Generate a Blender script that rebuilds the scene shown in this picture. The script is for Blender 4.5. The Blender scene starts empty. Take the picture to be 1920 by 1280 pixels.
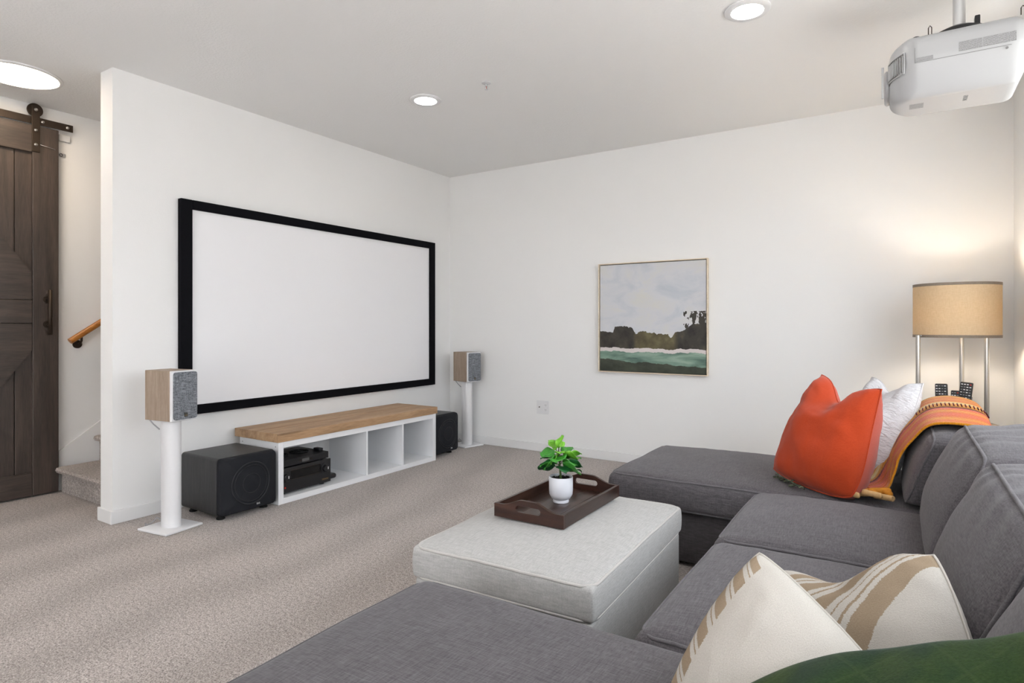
import bpy, bmesh, math, random
from mathutils import Vector, Matrix, noise, Euler
random.seed(7)
PI = math.pi
SC = bpy.context.scene
COL = SC.collection

# ------------------------------------------------------------------ camera, world, lights, exposure
cam_d = bpy.data.cameras.new('camera')
cam_d.sensor_fit = 'HORIZONTAL'; cam_d.sensor_width = 36.0
cam_d.lens = 1138.0 / 1920.0 * 36.0
cam_d.shift_y = -29.0 / 1920.0
cam_d.clip_start = 0.02
cam = bpy.data.objects.new('camera', cam_d); COL.objects.link(cam)
cam.location = (0, 0, 1.189)
cam.rotation_euler = (PI / 2, 0, math.atan2(733, 1138))
SC.camera = cam

world = bpy.data.worlds.new('overcast_sky'); SC.world = world
world.use_nodes = True
bg = world.node_tree.nodes['Background']
bg.inputs['Strength'].default_value = 4.7
_wt = world.node_tree                           # pale sky above the horizon, pale sunlit ground below it
_tc = _wt.nodes.new('ShaderNodeTexCoord'); _sx = _wt.nodes.new('ShaderNodeSeparateXYZ'); _cr = _wt.nodes.new('ShaderNodeValToRGB')
_wt.links.new(_tc.outputs['Generated'], _sx.inputs[0]); _wt.links.new(_sx.outputs['Z'], _cr.inputs['Fac']); _wt.links.new(_cr.outputs['Color'], bg.inputs['Color'])
_cr.color_ramp.elements[0].position = 0.0; _cr.color_ramp.elements[0].color = (0.74, 0.73, 0.70, 1)
_cr.color_ramp.elements[1].position = 0.02; _cr.color_ramp.elements[1].color = (0.90, 0.95, 1.0, 1)
sun_d = bpy.data.lights.new('sun', 'SUN'); sun_d.energy = 130.0; sun_d.angle = math.radians(1.0); sun_d.color = (0.87, 0.95, 1.04)
sun = bpy.data.objects.new('sun', sun_d); COL.objects.link(sun)
sun.rotation_euler = (math.radians(40), 0, math.radians(-8))     # comes in through the added glazed door, unseen behind the viewer
SC.cycles.max_bounces = 6; SC.cycles.diffuse_bounces = 4; SC.cycles.glossy_bounces = 3
SC.cycles.transmission_bounces = 3; SC.cycles.transparent_max_bounces = 6
SC.cycles.use_adaptive_sampling = True; SC.cycles.adaptive_threshold = 0.04; SC.cycles.adaptive_min_samples = 20
SC.cycles.sample_clamp_indirect = 60.0; SC.cycles.caustics_reflective = False; SC.cycles.caustics_refractive = False

SC.view_settings.view_transform = 'Standard'
SC.view_settings.look = 'None'
SC.view_settings.gamma = 1.0
SC.view_settings.use_curve_mapping = False
SC.view_settings.exposure = 0.17

def portal(name, loc, rot, sx, sy):            # helps the sky light find the window openings
    l = bpy.data.lights.new(name, 'AREA'); l.shape = 'RECTANGLE'; l.size = sx; l.size_y = sy
    l.cycles.is_portal = True
    o = bpy.data.objects.new(name, l); COL.objects.link(o); o.location = loc; o.rotation_euler = rot
    o['kind'] = 'helper'
    return o

# room measures
WX, WY, RX, BY, DX, H = -3.99, 4.994, 0.596, -4.0, -5.13, 2.743
WEND = 1.765                                   # free end of the screen wall
W1 = (0.30, 3.90, 0.90, 2.45)                  # window in right wall: y0 y1 z0 z1
W2 = (-2.5, 0.4, 0.05, 2.35)                  # glazed door added in the unseen rear wall for fill: x0 x1 z0 z1
portal('window_portal', (RX + 0.02, (W1[0] + W1[1]) / 2, (W1[2] + W1[3]) / 2), (0, PI / 2, 0), W1[3] - W1[2], W1[1] - W1[0])
portal('window_portal', ((W2[0] + W2[1]) / 2, BY - 0.02, (W2[2] + W2[3]) / 2), (PI / 2, 0, 0), W2[1] - W2[0], W2[3] - W2[2])

# ------------------------------------------------------------------ materials
def srgb(r, g, b):
    f = lambda v: (v / 255 / 12.92) if v / 255 <= 0.04045 else ((v / 255 + 0.055) / 1.055) ** 2.4
    return (f(r), f(g), f(b), 1)

class NT:
    def __init__(s, name):
        s.m = bpy.data.materials.new(name); s.m.use_nodes = True
        s.t = s.m.node_tree; s.b = s.t.nodes['Principled BSDF']
    def n(s, typ, **kw):
        x = s.t.nodes.new(typ)
        for k, v in kw.items():
            if k.startswith('i_'): x.inputs[k[2:].replace('_', ' ')].default_value = v
            else: setattr(x, k, v)
        return x
    def l(s, a, b): s.t.links.new(a, b)
    def coord(s, kind='Object', scale=(1, 1, 1), rot=(0, 0, 0)):
        tc = s.n('ShaderNodeTexCoord'); mp = s.n('ShaderNodeMapping')
        mp.inputs['Scale'].default_value = scale; mp.inputs['Rotation'].default_value = rot
        s.l(tc.outputs[kind], mp.inputs['Vector']); return mp.outputs['Vector']
    def noise(s, vec, scale, detail=3, rough=0.55, dist=0.0):
        x = s.n('ShaderNodeTexNoise'); x.inputs['Scale'].default_value = scale; x.inputs['Detail'].default_value = detail
        x.inputs['Roughness'].default_value = rough; x.inputs['Distortion'].default_value = dist
        s.l(vec, x.inputs['Vector']); return x.outputs['Fac']
    def ramp(s, fac, stops, interp='LINEAR'):
        r = s.n('ShaderNodeValToRGB'); r.color_ramp.interpolation = interp
        e = r.color_ramp.elements
        while len(e) < len(stops): e.new(0.5)
        for k, (p, c) in enumerate(stops): e[k].position = p; e[k].color = c
        s.l(fac, r.inputs['Fac']); return r.outputs['Color']
    def mix(s, fac, a, b, mode='MIX'):
        x = s.n('ShaderNodeMix', data_type='RGBA', blend_type=mode)
        for sock, v in ((x.inputs[0], fac), (x.inputs[6], a), (x.inputs[7], b)):
            if hasattr(v, 'is_linked'): s.l(v, sock)
            else: sock.default_value = v
        return x.outputs[2]
    def math(s, op, a, b=0.0):
        x = s.n('ShaderNodeMath', operation=op)
        for sock, v in ((x.inputs[0], a), (x.inputs[1], b)):
            if hasattr(v, 'is_linked'): s.l(v, sock)
            else: sock.default_value = v
        return x.outputs[0]
    def bump(s, h, strength=0.2, dist=0.002, prev=None):
        x = s.n('ShaderNodeBump'); x.inputs['Strength'].default_value = strength; x.inputs['Distance'].default_value = dist
        s.l(h, x.inputs['Height'])
        if prev is not None: s.l(prev, x.inputs['Normal'])
        s.l(x.outputs['Normal'], s.b.inputs['Normal']); return x.outputs['Normal']
    def col(s, c):
        if hasattr(c, 'is_linked'): s.l(c, s.b.inputs['Base Color'])
        else: s.b.inputs['Base Color'].default_value = c
    def set(s, **kw):
        for k, v in kw.items(): s.b.inputs[k.replace('_', ' ')].default_value = v
        return s

def plain(name, c, rough=0.5, metal=0.0, spec=0.5, var=0.0, vs=6.0):
    t = NT(name); t.set(Roughness=rough, Metallic=metal); t.b.inputs['Specular IOR Level'].default_value = spec
    if var:
        v = t.noise(t.coord(), vs, 4)
        t.col(t.mix(v, tuple(x * (1 - var) for x in c[:3]) + (1,), tuple(min(1, x * (1 + var)) for x in c[:3]) + (1,)))
    else: t.col(c)
    return t.m

def paint(name, c, bump=0.12, scale=160):
    t = NT(name); t.set(Roughness=0.85); t.b.inputs['Specular IOR Level'].default_value = 0.25
    v = t.coord()
    t.col(t.mix(t.noise(v, 1.2, 2), tuple(x * 0.985 for x in c[:3]) + (1,), c))
    t.bump(t.noise(v, scale, 3), bump, 0.004); return t.m

def weave(name, c1, c2, sc=420.0, rough=0.95, bump=0.35, slub=0.5, coordk='Object', vari=0.10):
    """woven cloth: crossed threads with slubs"""
    t = NT(name); t.set(Roughness=rough); t.b.inputs['Specular IOR Level'].default_value = 0.15
    t.b.inputs['Sheen Weight'].default_value = 0.15
    a = t.noise(t.coord(coordk, (1, .08, 1)), sc, 2); b = t.noise(t.coord(coordk, (.08, 1, .5)), sc, 2)
    c = t.noise(t.coord(coordk, (1, 1, .08)), sc * .8, 2)
    th = t.math('ADD', t.math('MULTIPLY', t.math('ADD', a, b), 0.42), t.math('MULTIPLY', c, 0.16))
    big = t.noise(t.coord(coordk), 3.5, 3)
    fac = t.math('ADD', t.math('MULTIPLY', t.math('SUBTRACT', th, 0.5), 4.2 * slub), 0.5)
    base = t.mix(t.math('MAXIMUM', t.math('MINIMUM', fac, 1.0), 0.0), c1, c2)
    lo = tuple(1 - vari for _ in range(3)) + (1,); hi = tuple(1 + vari * .6 for _ in range(3)) + (1,)
    t.col(t.mix(1.0, base, t.mix(big, lo, hi), 'MULTIPLY'))
    t.bump(th, bump, 0.0025); return t.m

def wood(name, c1, c2, c3, axis='Y', scale=1.0, rough=0.5, bump=0.15, knots=False):
    t = NT(name); t.set(Roughness=rough)
    s = {'X': (.6, 9, 9), 'Y': (9, .6, 9), 'Z': (9, 9, .6)}[axis]
    s = tuple(x * scale for x in s)
    v = t.coord('Object', s)
    g = t.noise(v, 2.2, 8, 0.62, 0.6); f = t.noise(t.coord('Object', tuple(x * 4 for x in s)), 5, 4)
    col = t.ramp(g, [(0.3, c1), (0.5, c2), (0.72, c3)])
    col = t.mix(0.35, col, t.ramp(f, [(0.3, c1), (0.7, c3)]))
    if knots:
        k = t.n('ShaderNodeTexVoronoi'); k.inputs['Scale'].default_value = 3.0
        t.l(t.coord('Object', tuple(x * .35 for x in s)), k.inputs['Vector'])
        col = t.mix(t.ramp(k.outputs['Distance'], [(0.06, (.55, .55, .55, 1)), (0.13, (0, 0, 0, 1))]), col, tuple(x * .35 for x in c1[:3]) + (1,))
    t.col(col); t.bump(g, bump, 0.003); return t.m

M = {}
M['wall'] = paint('wall_paint', (0.87, 0.87, 0.865, 1))
M['ceiling'] = paint('ceiling_paint', (0.88, 0.878, 0.87, 1), 0.5, 70)
M['trim'] = plain('trim_paint', (0.82, 0.82, 0.82, 1), 0.45)
M['white'] = plain('white_laminate', (0.83, 0.84, 0.86, 1), 0.4)
M['white_metal'] = plain('white_powdercoat', (0.76, 0.76, 0.775, 1), 0.35)
M['white_plastic'] = plain('white_plastic', (0.64, 0.645, 0.66, 1), 0.35)
M['black'] = plain('black_plastic', (0.012, 0.012, 0.014, 1), 0.35)
M['velvet'] = plain('black_velvet', (0.006, 0.006, 0.008, 1), 0.9, spec=0.1)
M['grille'] = plain('black_grille_cloth', (0.012, 0.013, 0.017, 1), 0.75, spec=0.3)
M['rubber'] = plain('rubber', (0.01, 0.01, 0.01, 1), 0.8)
M['screen'] = plain('matte_screen', (0.88, 0.88, 0.90, 1), 0.9, spec=0.1)
M['steel'] = plain('brushed_steel', (0.55, 0.53, 0.50, 1), 0.3, 1.0)
M['alu'] = plain('aluminium', (0.75, 0.75, 0.76, 1), 0.35, 1.0)
M['iron'] = plain('dark_iron', srgb(62, 52, 44), 0.45, 0.6)
M['brass'] = plain('gold_print', srgb(170, 140, 90), 0.4, 0.6)
M['grey_print'] = plain('grey_print', (0.22, 0.22, 0.22, 1), 0.6)
M['white_print'] = plain('white_print', (0.8, 0.8, 0.8, 1), 0.5)
M['red'] = plain('red_plastic', srgb(200, 50, 35), 0.5)
M['soil'] = plain('potting_soil', (0.012, 0.009, 0.007, 1), 0.95, var=0.5, vs=200)
M['ceramic'] = plain('white_ceramic', (0.70, 0.71, 0.76, 1), 0.35)
M['cable_grey'] = plain('cable_grey', (0.4, 0.4, 0.42, 1), 0.5)
M['darkwoodpaint'] = wood('black_stained_boards', srgb(50, 44, 42), srgb(68, 59, 54), srgb(90, 78, 70), 'Z', 1.0, 0.42, 0.1)
M['oak'] = wood('grey_oak_veneer', srgb(128, 110, 94), srgb(160, 142, 125), srgb(186, 168, 150), 'Z', 2.6, 0.55, 0.08)
M['blackash'] = wood('black_ash_veneer', (0.008, 0.008, 0.009, 1), (0.022, 0.022, 0.023, 1), (0.05, 0.05, 0.052, 1), 'Z', 3.0, 0.4, 0.3)
M['slab'] = wood('pine_boards', srgb(130, 97, 66), srgb(178, 141, 104), srgb(206, 174, 138), 'Y', 1.1, 0.5, 0.12, True)
M['rail'] = wood('varnished_handrail', srgb(140, 82, 30), srgb(178, 112, 48), srgb(204, 140, 66), 'Y', 1.5, 0.3, 0.05)
M['tray'] = wood('dark_stained_tray', srgb(30, 15, 10), srgb(50, 27, 19), srgb(78, 46, 34), 'X', 2.2, 0.35, 0.25)
M['traybed'] = wood('dark_stained_tray_bed', srgb(26, 14, 10), srgb(44, 26, 19), srgb(74, 50, 40), 'Y', 2.0, 0.28, 0.25)
M['shelf'] = wood('pale_shelf', srgb(150, 130, 104), srgb(186, 168, 140), srgb(204, 188, 162), 'X', 2, 0.5, 0.05)
M['sofa'] = weave('charcoal_linen', (0.036, 0.032, 0.036, 1), (0.168, 0.156, 0.166, 1), 300, bump=0.12)
M['sofa_base'] = weave('charcoal_linen_base', (0.040, 0.036, 0.039, 1), (0.135, 0.125, 0.13, 1))
M['piping'] = weave('charcoal_piping', (0.07, 0.065, 0.07, 1), (0.17, 0.16, 0.17, 1))
M['ottoman'] = weave('pale_linen', (0.34, 0.335, 0.325, 1), (0.56, 0.555, 0.545, 1), 300, slub=0.55, vari=0.06)
M['ottoman_pipe'] = weave('pale_linen_piping', (0.44, 0.42, 0.40, 1), (0.6, 0.585, 0.56, 1), slub=0.3)
M['orange'] = weave('burnt_orange_linen', srgb(158, 50, 20), srgb(188, 72, 36), 500, slub=0.35, vari=0.10)
M['orange_back'] = weave('faded_orange_linen', srgb(160, 68, 54), srgb(186, 94, 78), 500, slub=0.35)
M['grille_cloth'] = weave('grey_grille_cloth', (0.05, 0.055, 0.065, 1), (0.32, 0.34, 0.37, 1), 330, slub=1.0, bump=0.2)
M['caddy'] = weave('grey_felt', (0.22, 0.21, 0.21, 1), (0.36, 0.35, 0.35, 1), 300)

def m_carpet():
    t = NT('carpet'); t.set(Roughness=1.0); t.b.inputs['Specular IOR Level'].default_value = 0.05
    t.b.inputs['Sheen Weight'].default_value = 0.2
    v = t.coord()
    n1 = t.noise(v, 170, 3, 0.7); n2 = t.noise(v, 60, 3, 0.6); n3 = t.noise(v, 1.6, 3)
    fac = t.math('ADD', t.math('MULTIPLY', n1, 0.75), t.math('MULTIPLY', n2, 0.25))
    c = t.ramp(fac, [(0.36, srgb(92, 84, 80)), (0.46, srgb(158, 148, 142)), (0.52, srgb(178, 169, 163)), (0.64, srgb(220, 212, 207))])
    # pile laid over by the vacuum cleaner: broad soft streaks
    sv = t.coord('Object', (1, 1, 1), (0, 0, math.radians(-12)))
    w = t.n('ShaderNodeTexWave', wave_type='BANDS', bands_direction='X', wave_profile='SIN')
    w.inputs['Scale'].default_value = 0.6; w.inputs['Distortion'].default_value = 9.0
    w.inputs['Detail'].default_value = 3; w.inputs['Detail Scale'].default_value = 0.7
    t.l(sv, w.inputs['Vector'])
    st = t.math('ADD', t.math('MULTIPLY', w.outputs['Fac'], 0.65), t.math('MULTIPLY', n3, 0.5))
    c = t.mix(1.0, c, t.ramp(st, [(0.25, (.90, .895, .89, 1)), (0.6, (1, 1, 1, 1)), (0.95, (1.07, 1.07, 1.07, 1))]), 'MULTIPLY')
    t.col(c)
    t.bump(t.math('ADD', n1, t.math('MULTIPLY', n2, 0.8)), 0.55, 0.007)
    return t.m
M['carpet'] = m_carpet()

def emit(name, c, s):
    t = NT(name); t.col((0.9, 0.9, 0.9, 1)); t.b.inputs['Emission Color'].default_value = c; t.b.inputs['Emission Strength'].default_value = s
    return t.m
M['projector'] = plain('projector_shell', (0.44, 0.445, 0.455, 1), 0.35)
M['plate'] = plain('white_plate', (0.77, 0.77, 0.78, 1), 0.4)
M['disc'] = emit('lit_diffuser', (1.0, 0.96, 0.91, 1), 36.0)
M['disc_hall'] = emit('lit_hall_diffuser', (1.0, 0.80, 0.58, 1), 20.0)
M['bulb'] = emit('lit_bulb', (1.0, 0.89, 0.74, 1), 190.0)

def m_shade():
    t = NT('linen_lampshade'); t.set(Roughness=0.9)
    th = t.noise(t.coord('Object', (1, 1, .15)), 260, 2); tv = t.noise(t.coord('Object', (.2, .2, 1)), 260, 2)
    c = t.mix(t.math('MULTIPLY', t.math('ADD', th, tv), 0.5), srgb(190, 166, 128), srgb(226, 208, 178))
    t.col(c)
    tr = t.n('ShaderNodeBsdfTranslucent'); t.l(c, tr.inputs['Color'])
    mx = t.n('ShaderNodeMixShader'); mx.inputs[0].default_value = 0.21
    t.l(t.b.outputs[0], mx.inputs[1]); t.l(tr.outputs[0], mx.inputs[2])
    t.l(mx.outputs[0], t.t.nodes['Material Output'].inputs['Surface']); return t.m
M['shade'] = m_shade()
M['shade_trim'] = weave('shade_trim', srgb(120, 108, 96), srgb(150, 138, 124), 300)

def m_glass():
    t = NT('window_glass')
    tr = t.n('ShaderNodeBsdfTransparent'); gl = t.n('ShaderNodeBsdfGlossy'); gl.inputs['Roughness'].default_value = 0.02
    mx = t.n('ShaderNodeMixShader'); mx.inputs[0].default_value = 0.06
    t.l(tr.outputs[0], mx.inputs[1]); t.l(gl.outputs[0], mx.inputs[2])
    t.l(mx.outputs[0], t.t.nodes['Material Output'].inputs['Surface']); return t.m
M['glass'] = m_glass()

def m_leaf(name, c1, c2):
    t = NT(name); t.set(Roughness=0.35); t.b.inputs['Subsurface Weight'].default_value = 0.0
    t.col(t.mix(t.noise(t.coord('UV', (3, 3, 3)), 3, 3), c1, c2))
    w = t.n('ShaderNodeTexWave', wave_type='BANDS', bands_direction='DIAGONAL'); w.inputs['Scale'].default_value = 4
    t.l(t.coord('UV'), w.inputs['Vector']); t.bump(w.outputs['Fac'], 0.25, 0.002); return t.m
M['leaf_light'] = m_leaf('young_leaf', srgb(96, 168, 40), srgb(140, 200, 70))
M['leaf_mid'] = m_leaf('leaf', srgb(38, 128, 36), srgb(84, 164, 60))
M['leaf_dark'] = m_leaf('old_leaf', srgb(20, 78, 40), srgb(44, 112, 56))
M['stem'] = plain('plant_stem', srgb(70, 96, 44), 0.6)

def m_knit(name, stops, rough=0.95, sc=90.0):
    t = NT(name); t.set(Roughness=rough); t.b.inputs['Specular IOR Level'].default_value = 0.1; t.b.inputs['Sheen Weight'].default_value = 0.25
    uv = t.coord('UV'); sep = t.n('ShaderNodeSeparateXYZ'); t.l(uv, sep.inputs[0])
    nz = t.noise(t.coord('UV', (60, 90, 1)), 1.0, 2)
    y = t.math('ADD', sep.outputs['Y'], t.math('MULTIPLY', t.math('SUBTRACT', nz, 0.5), 0.035))
    c = t.ramp(y, stops)
    fl = t.noise(t.coord('UV', (110, 160, 1)), 1.0, 3)
    c = t.mix(1.0, c, t.ramp(fl, [(0.3, (.72, .7, .68, 1)), (0.7, (1.12, 1.1, 1.08, 1))]), 'MULTIPLY')
    t.col(c)
    w = t.n('ShaderNodeTexWave', wave_type='BANDS', bands_direction='Y', wave_profile='SIN'); w.inputs['Scale'].default_value = sc / 6.3
    w.inputs['Distortion'].default_value = 1.5; w.inputs['Detail Scale'].default_value = 8
    t.l(uv, w.inputs['Vector'])
    t.bump(t.math('ADD', t.math('MULTIPLY', w.outputs['Fac'], 0.6), t.math('MULTIPLY', fl, 0.6)), 0.9, 0.006)
    return t.m
Yl, Og, Dk, Pk, Cr = srgb(206, 136, 28), srgb(200, 92, 26), srgb(100, 24, 36), srgb(204, 90, 62), srgb(206, 190, 140)
M['throw'] = m_knit('striped_knit', [(0.0, Yl), (0.05, Og), (0.11, Yl), (0.16, Og), (0.21, Pk), (0.25, Og), (0.30, Yl), (0.345, Og), (0.39, Pk), (0.41, Dk), (0.425, Dk), (0.435, Yl), (0.54, Yl), (0.585, Cr), (0.63, Yl), (0.70, Og), (0.76, Yl), (0.84, Og), (0.9, Yl), (1.0, Yl)])
def m_green():
    t = NT('green_wool'); t.set(Roughness=1.0); t.b.inputs['Specular IOR Level'].default_value = 0.05; t.b.inputs['Sheen Weight'].default_value = 0.08
    n1 = t.noise(t.coord('UV', (4, 3, 1)), 1.0, 3); fz = t.noise(t.coord('Object', (1, 1, 1)), 240, 3, .7)
    c = t.ramp(n1, [(0.3, srgb(22, 44, 33)), (0.5, srgb(38, 57, 26)), (0.7, srgb(54, 70, 28))])
    c = t.mix(1.0, c, t.ramp(fz, [(0.3, (.75, .75, .75, 1)), (0.7, (1.2, 1.2, 1.2, 1))]), 'MULTIPLY')
    ln = None
    for rot in (0.6, -0.9):
        sep = t.n('ShaderNodeSeparateXYZ'); t.l(t.coord('UV', (1, 1, 1), (0, 0, rot)), sep.inputs[0])
        k = t.math('GREATER_THAN', t.math('SINE', t.math('MULTIPLY', sep.outputs['X'], 38.0)), 0.985)
        ln = k if ln is None else t.math('MAXIMUM', ln, k)
    c = t.mix(t.math('MULTIPLY', ln, 0.13), c, srgb(70, 86, 50))
    t.col(c); t.bump(fz, 0.35, 0.002); return t.m
M['green'] = m_green()

def m_stripes(name, base, stripe, bands, ax=1.0, ay=0.0, edge=None):
    """cotton cloth with woven stripes where q = ax*u + ay*v falls in a band; edge limits them to u below edge"""
    t = NT(name); t.set(Roughness=0.95); t.b.inputs['Specular IOR Level'].default_value = 0.1
    uv = t.coord('UV'); sep = t.n('ShaderNodeSeparateXYZ'); t.l(uv, sep.inputs[0])
    U, V = sep.outputs['X'], sep.outputs['Y']
    jag = t.noise(t.coord('UV', (120, 120, 1)), 1.0, 1)
    x = t.math('ADD', t.math('ADD', t.math('MULTIPLY', U, ax), t.math('MULTIPLY', V, ay)), t.math('MULTIPLY', t.math('SUBTRACT', jag, 0.5), 0.010))
    fl = t.noise(t.coord('UV', (150, 150, 1)), 1.0, 2)
    c = base
    if bands:
        stops = [(0.0, base)]
        for a, b in bands: stops += [(a, stripe), (b, base)]
        c = t.ramp(x, stops, 'CONSTANT')
        if edge: c = t.mix(t.math('LESS_THAN', t.math('ADD', U, t.math('MULTIPLY', t.math('SUBTRACT', jag, 0.5), 0.02)), edge), base, c)
    c = t.mix(1.0, c, t.ramp(fl, [(0.3, (.90, .89, .87, 1)), (0.7, (1.05, 1.05, 1.05, 1))]), 'MULTIPLY')
    t.col(c); t.bump(fl, 0.35, 0.003); return t.m
CRM, TAN = srgb(186, 181, 174), srgb(150, 133, 113)
M['cream'] = m_stripes('cream_cotton', CRM, CRM, [])
M['cream_stripe_r'] = m_stripes('cream_cotton_striped', CRM, TAN, [(.20, .24), (.255, .262), (.285, .33), (.35, .358), (.38, .43), (.45, .457), (.475, .481), (.50, .555)], 0.5, 0.36)
M['cream_edge'] = m_stripes('cream_cotton_edge_striped', CRM, TAN, [(.03, .09), (.11, .12), (.15, .22), (.24, .25), (.275, .345), (.365, .375), (.40, .47), (.49, .50), (.525, .595), (.615, .625), (.65, .72), (.74, .75), (.78, .84)], -0.35, 0.92, 0.20)

def m_quilt():
    t = NT('white_crinkle_cotton'); t.set(Roughness=0.9)
    v = t.coord('UV', (14, 60, 1)); a = t.noise(v, 1.0, 3, .6, .6)
    t.col(t.mix(a, srgb(184, 182, 184), srgb(222, 221, 224))); t.bump(a, 0.9, 0.012); return t.m
M['quilt'] = m_quilt()

def m_painting():
    """landscape: pale sky over a dark tree line, white shore and green water; u across, v up"""
    t = NT('landscape_painting'); t.set(Roughness=0.6)
    uv = t.coord('UV'); sep = t.n('ShaderNodeSeparateXYZ'); t.l(uv, sep.inputs[0])
    U, V = sep.outputs['X'], sep.outputs['Y']
    sky = t.ramp(t.noise(t.coord('UV', (2, 3, 1)), 1.6, 5, .6, .6), [(0.3, srgb(190, 196, 204)), (0.5, srgb(208, 209, 214)), (0.7, srgb(212, 211, 206))])
    # tree line height as a function of u
    hgt = t.ramp(U, [(0.0, (.375,) * 3 + (1,)), (0.13, (.36,) * 3 + (1,)), (0.15, (.42,) * 3 + (1,)), (0.32, (.415,) * 3 + (1,)), (0.36, (.345,) * 3 + (1,)), (0.40, (.375,) * 3 + (1,)), (0.54, (.355,) * 3 + (1,)),
                     (0.66, (.345,) * 3 + (1,)), (0.69, (.305,) * 3 + (1,)), (0.73, (.37,) * 3 + (1,)), (0.80, (.38,) * 3 + (1,)), (0.88, (.44,) * 3 + (1,)), (1.0, (.45,) * 3 + (1,))])
    jit = t.math('MULTIPLY', t.math('SUBTRACT', t.noise(t.coord('UV', (22, 14, 1)), 1.0, 4, .7), 0.5), 0.055)
    tl = t.math('ADD', t.math('ADD', hgt, jit), 0.0)
    tree = t.math('LESS_THAN', V, tl)
    dark = t.ramp(t.noise(t.coord('UV', (9, 7, 1)), 1.0, 4, .6), [(0.35, srgb(40, 36, 34)), (0.6, srgb(66, 62, 54)), (0.75, srgb(92, 86, 66))])
    midw = t.ramp(U, [(0.33, (0, 0, 0, 1)), (0.37, (1, 1, 1, 1)), (0.70, (1, 1, 1, 1)), (0.76, (0, 0, 0, 1))])
    olive = t.ramp(t.noise(t.coord('UV', (10, 8, 1)), 1.0, 4, .6), [(0.3, srgb(70, 64, 46)), (0.55, srgb(98, 90, 62)), (0.75, srgb(124, 116, 84))])
    c = t.mix(tree, sky, t.mix(midw, dark, olive))
    # ragged tree reaching above the line at the far end
    rag = t.noise(t.coord('UV', (16, 9, 1)), 1.0, 3, .7)
    zone = t.math('MULTIPLY', t.math('GREATER_THAN', U, 0.80), t.math('LESS_THAN', V, 0.555))
    c = t.mix(t.math('MULTIPLY', zone, t.math('GREATER_THAN', rag, 0.53)), c, srgb(58, 54, 48))
    # shore and water
    shj = t.math('MULTIPLY', t.math('SUBTRACT', t.noise(t.coord('UV', (5, 2, 1)), 1.0, 4, .6), 0.5), 0.10)
    v2 = t.math('ADD', V, shj)
    c = t.mix(t.math('LESS_THAN', v2, 0.215), c, srgb(214, 206, 204))
    water = t.ramp(t.noise(t.coord('UV', (3, 14, 1)), 1.0, 5, .6, .4), [(0.32, srgb(70, 96, 88)), (0.5, srgb(122, 150, 134)), (0.68, srgb(160, 180, 166))])
    c = t.mix(t.math('LESS_THAN', v2, 0.18), c, water)
    deep = t.ramp(t.noise(t.coord('UV', (5, 8, 1)), 1.0, 4, .6), [(0.35, srgb(44, 48, 40)), (0.6, srgb(70, 76, 62)), (0.8, srgb(84, 112, 112))])
    v3 = t.math('ADD', v2, t.math('MULTIPLY', U, 0.05))
    c = t.mix(t.math('LESS_THAN', v3, 0.105), c, deep)
    t.col(c); t.bump(t.noise(t.coord('UV', (30, 30, 1)), 1.0, 4), 0.3, 0.003); return t.m
M['painting'] = m_painting()

def m_print(name, bgc, ink, sx, sy):
    """blocks of small print on a sticker"""
    t = NT(name); t.set(Roughness=0.6)
    a = t.noise(t.coord('UV', (sx, sy, 1)), 1.0, 1); sep = t.n('ShaderNodeSeparateXYZ'); t.l(t.coord('UV'), sep.inputs[0])
    w = t.math('GREATER_THAN', t.math('SINE', t.math('MULTIPLY', sep.outputs['Y'], sy * 2.2)), 0.1)
    t.col(t.mix(t.math('MULTIPLY', w, t.math('GREATER_THAN', a, 0.42)), bgc, ink)); return t.m
M['label'] = m_print('small_print', (0.40, 0.40, 0.41, 1), (0.14, 0.14, 0.14, 1), 26, 26)

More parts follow.
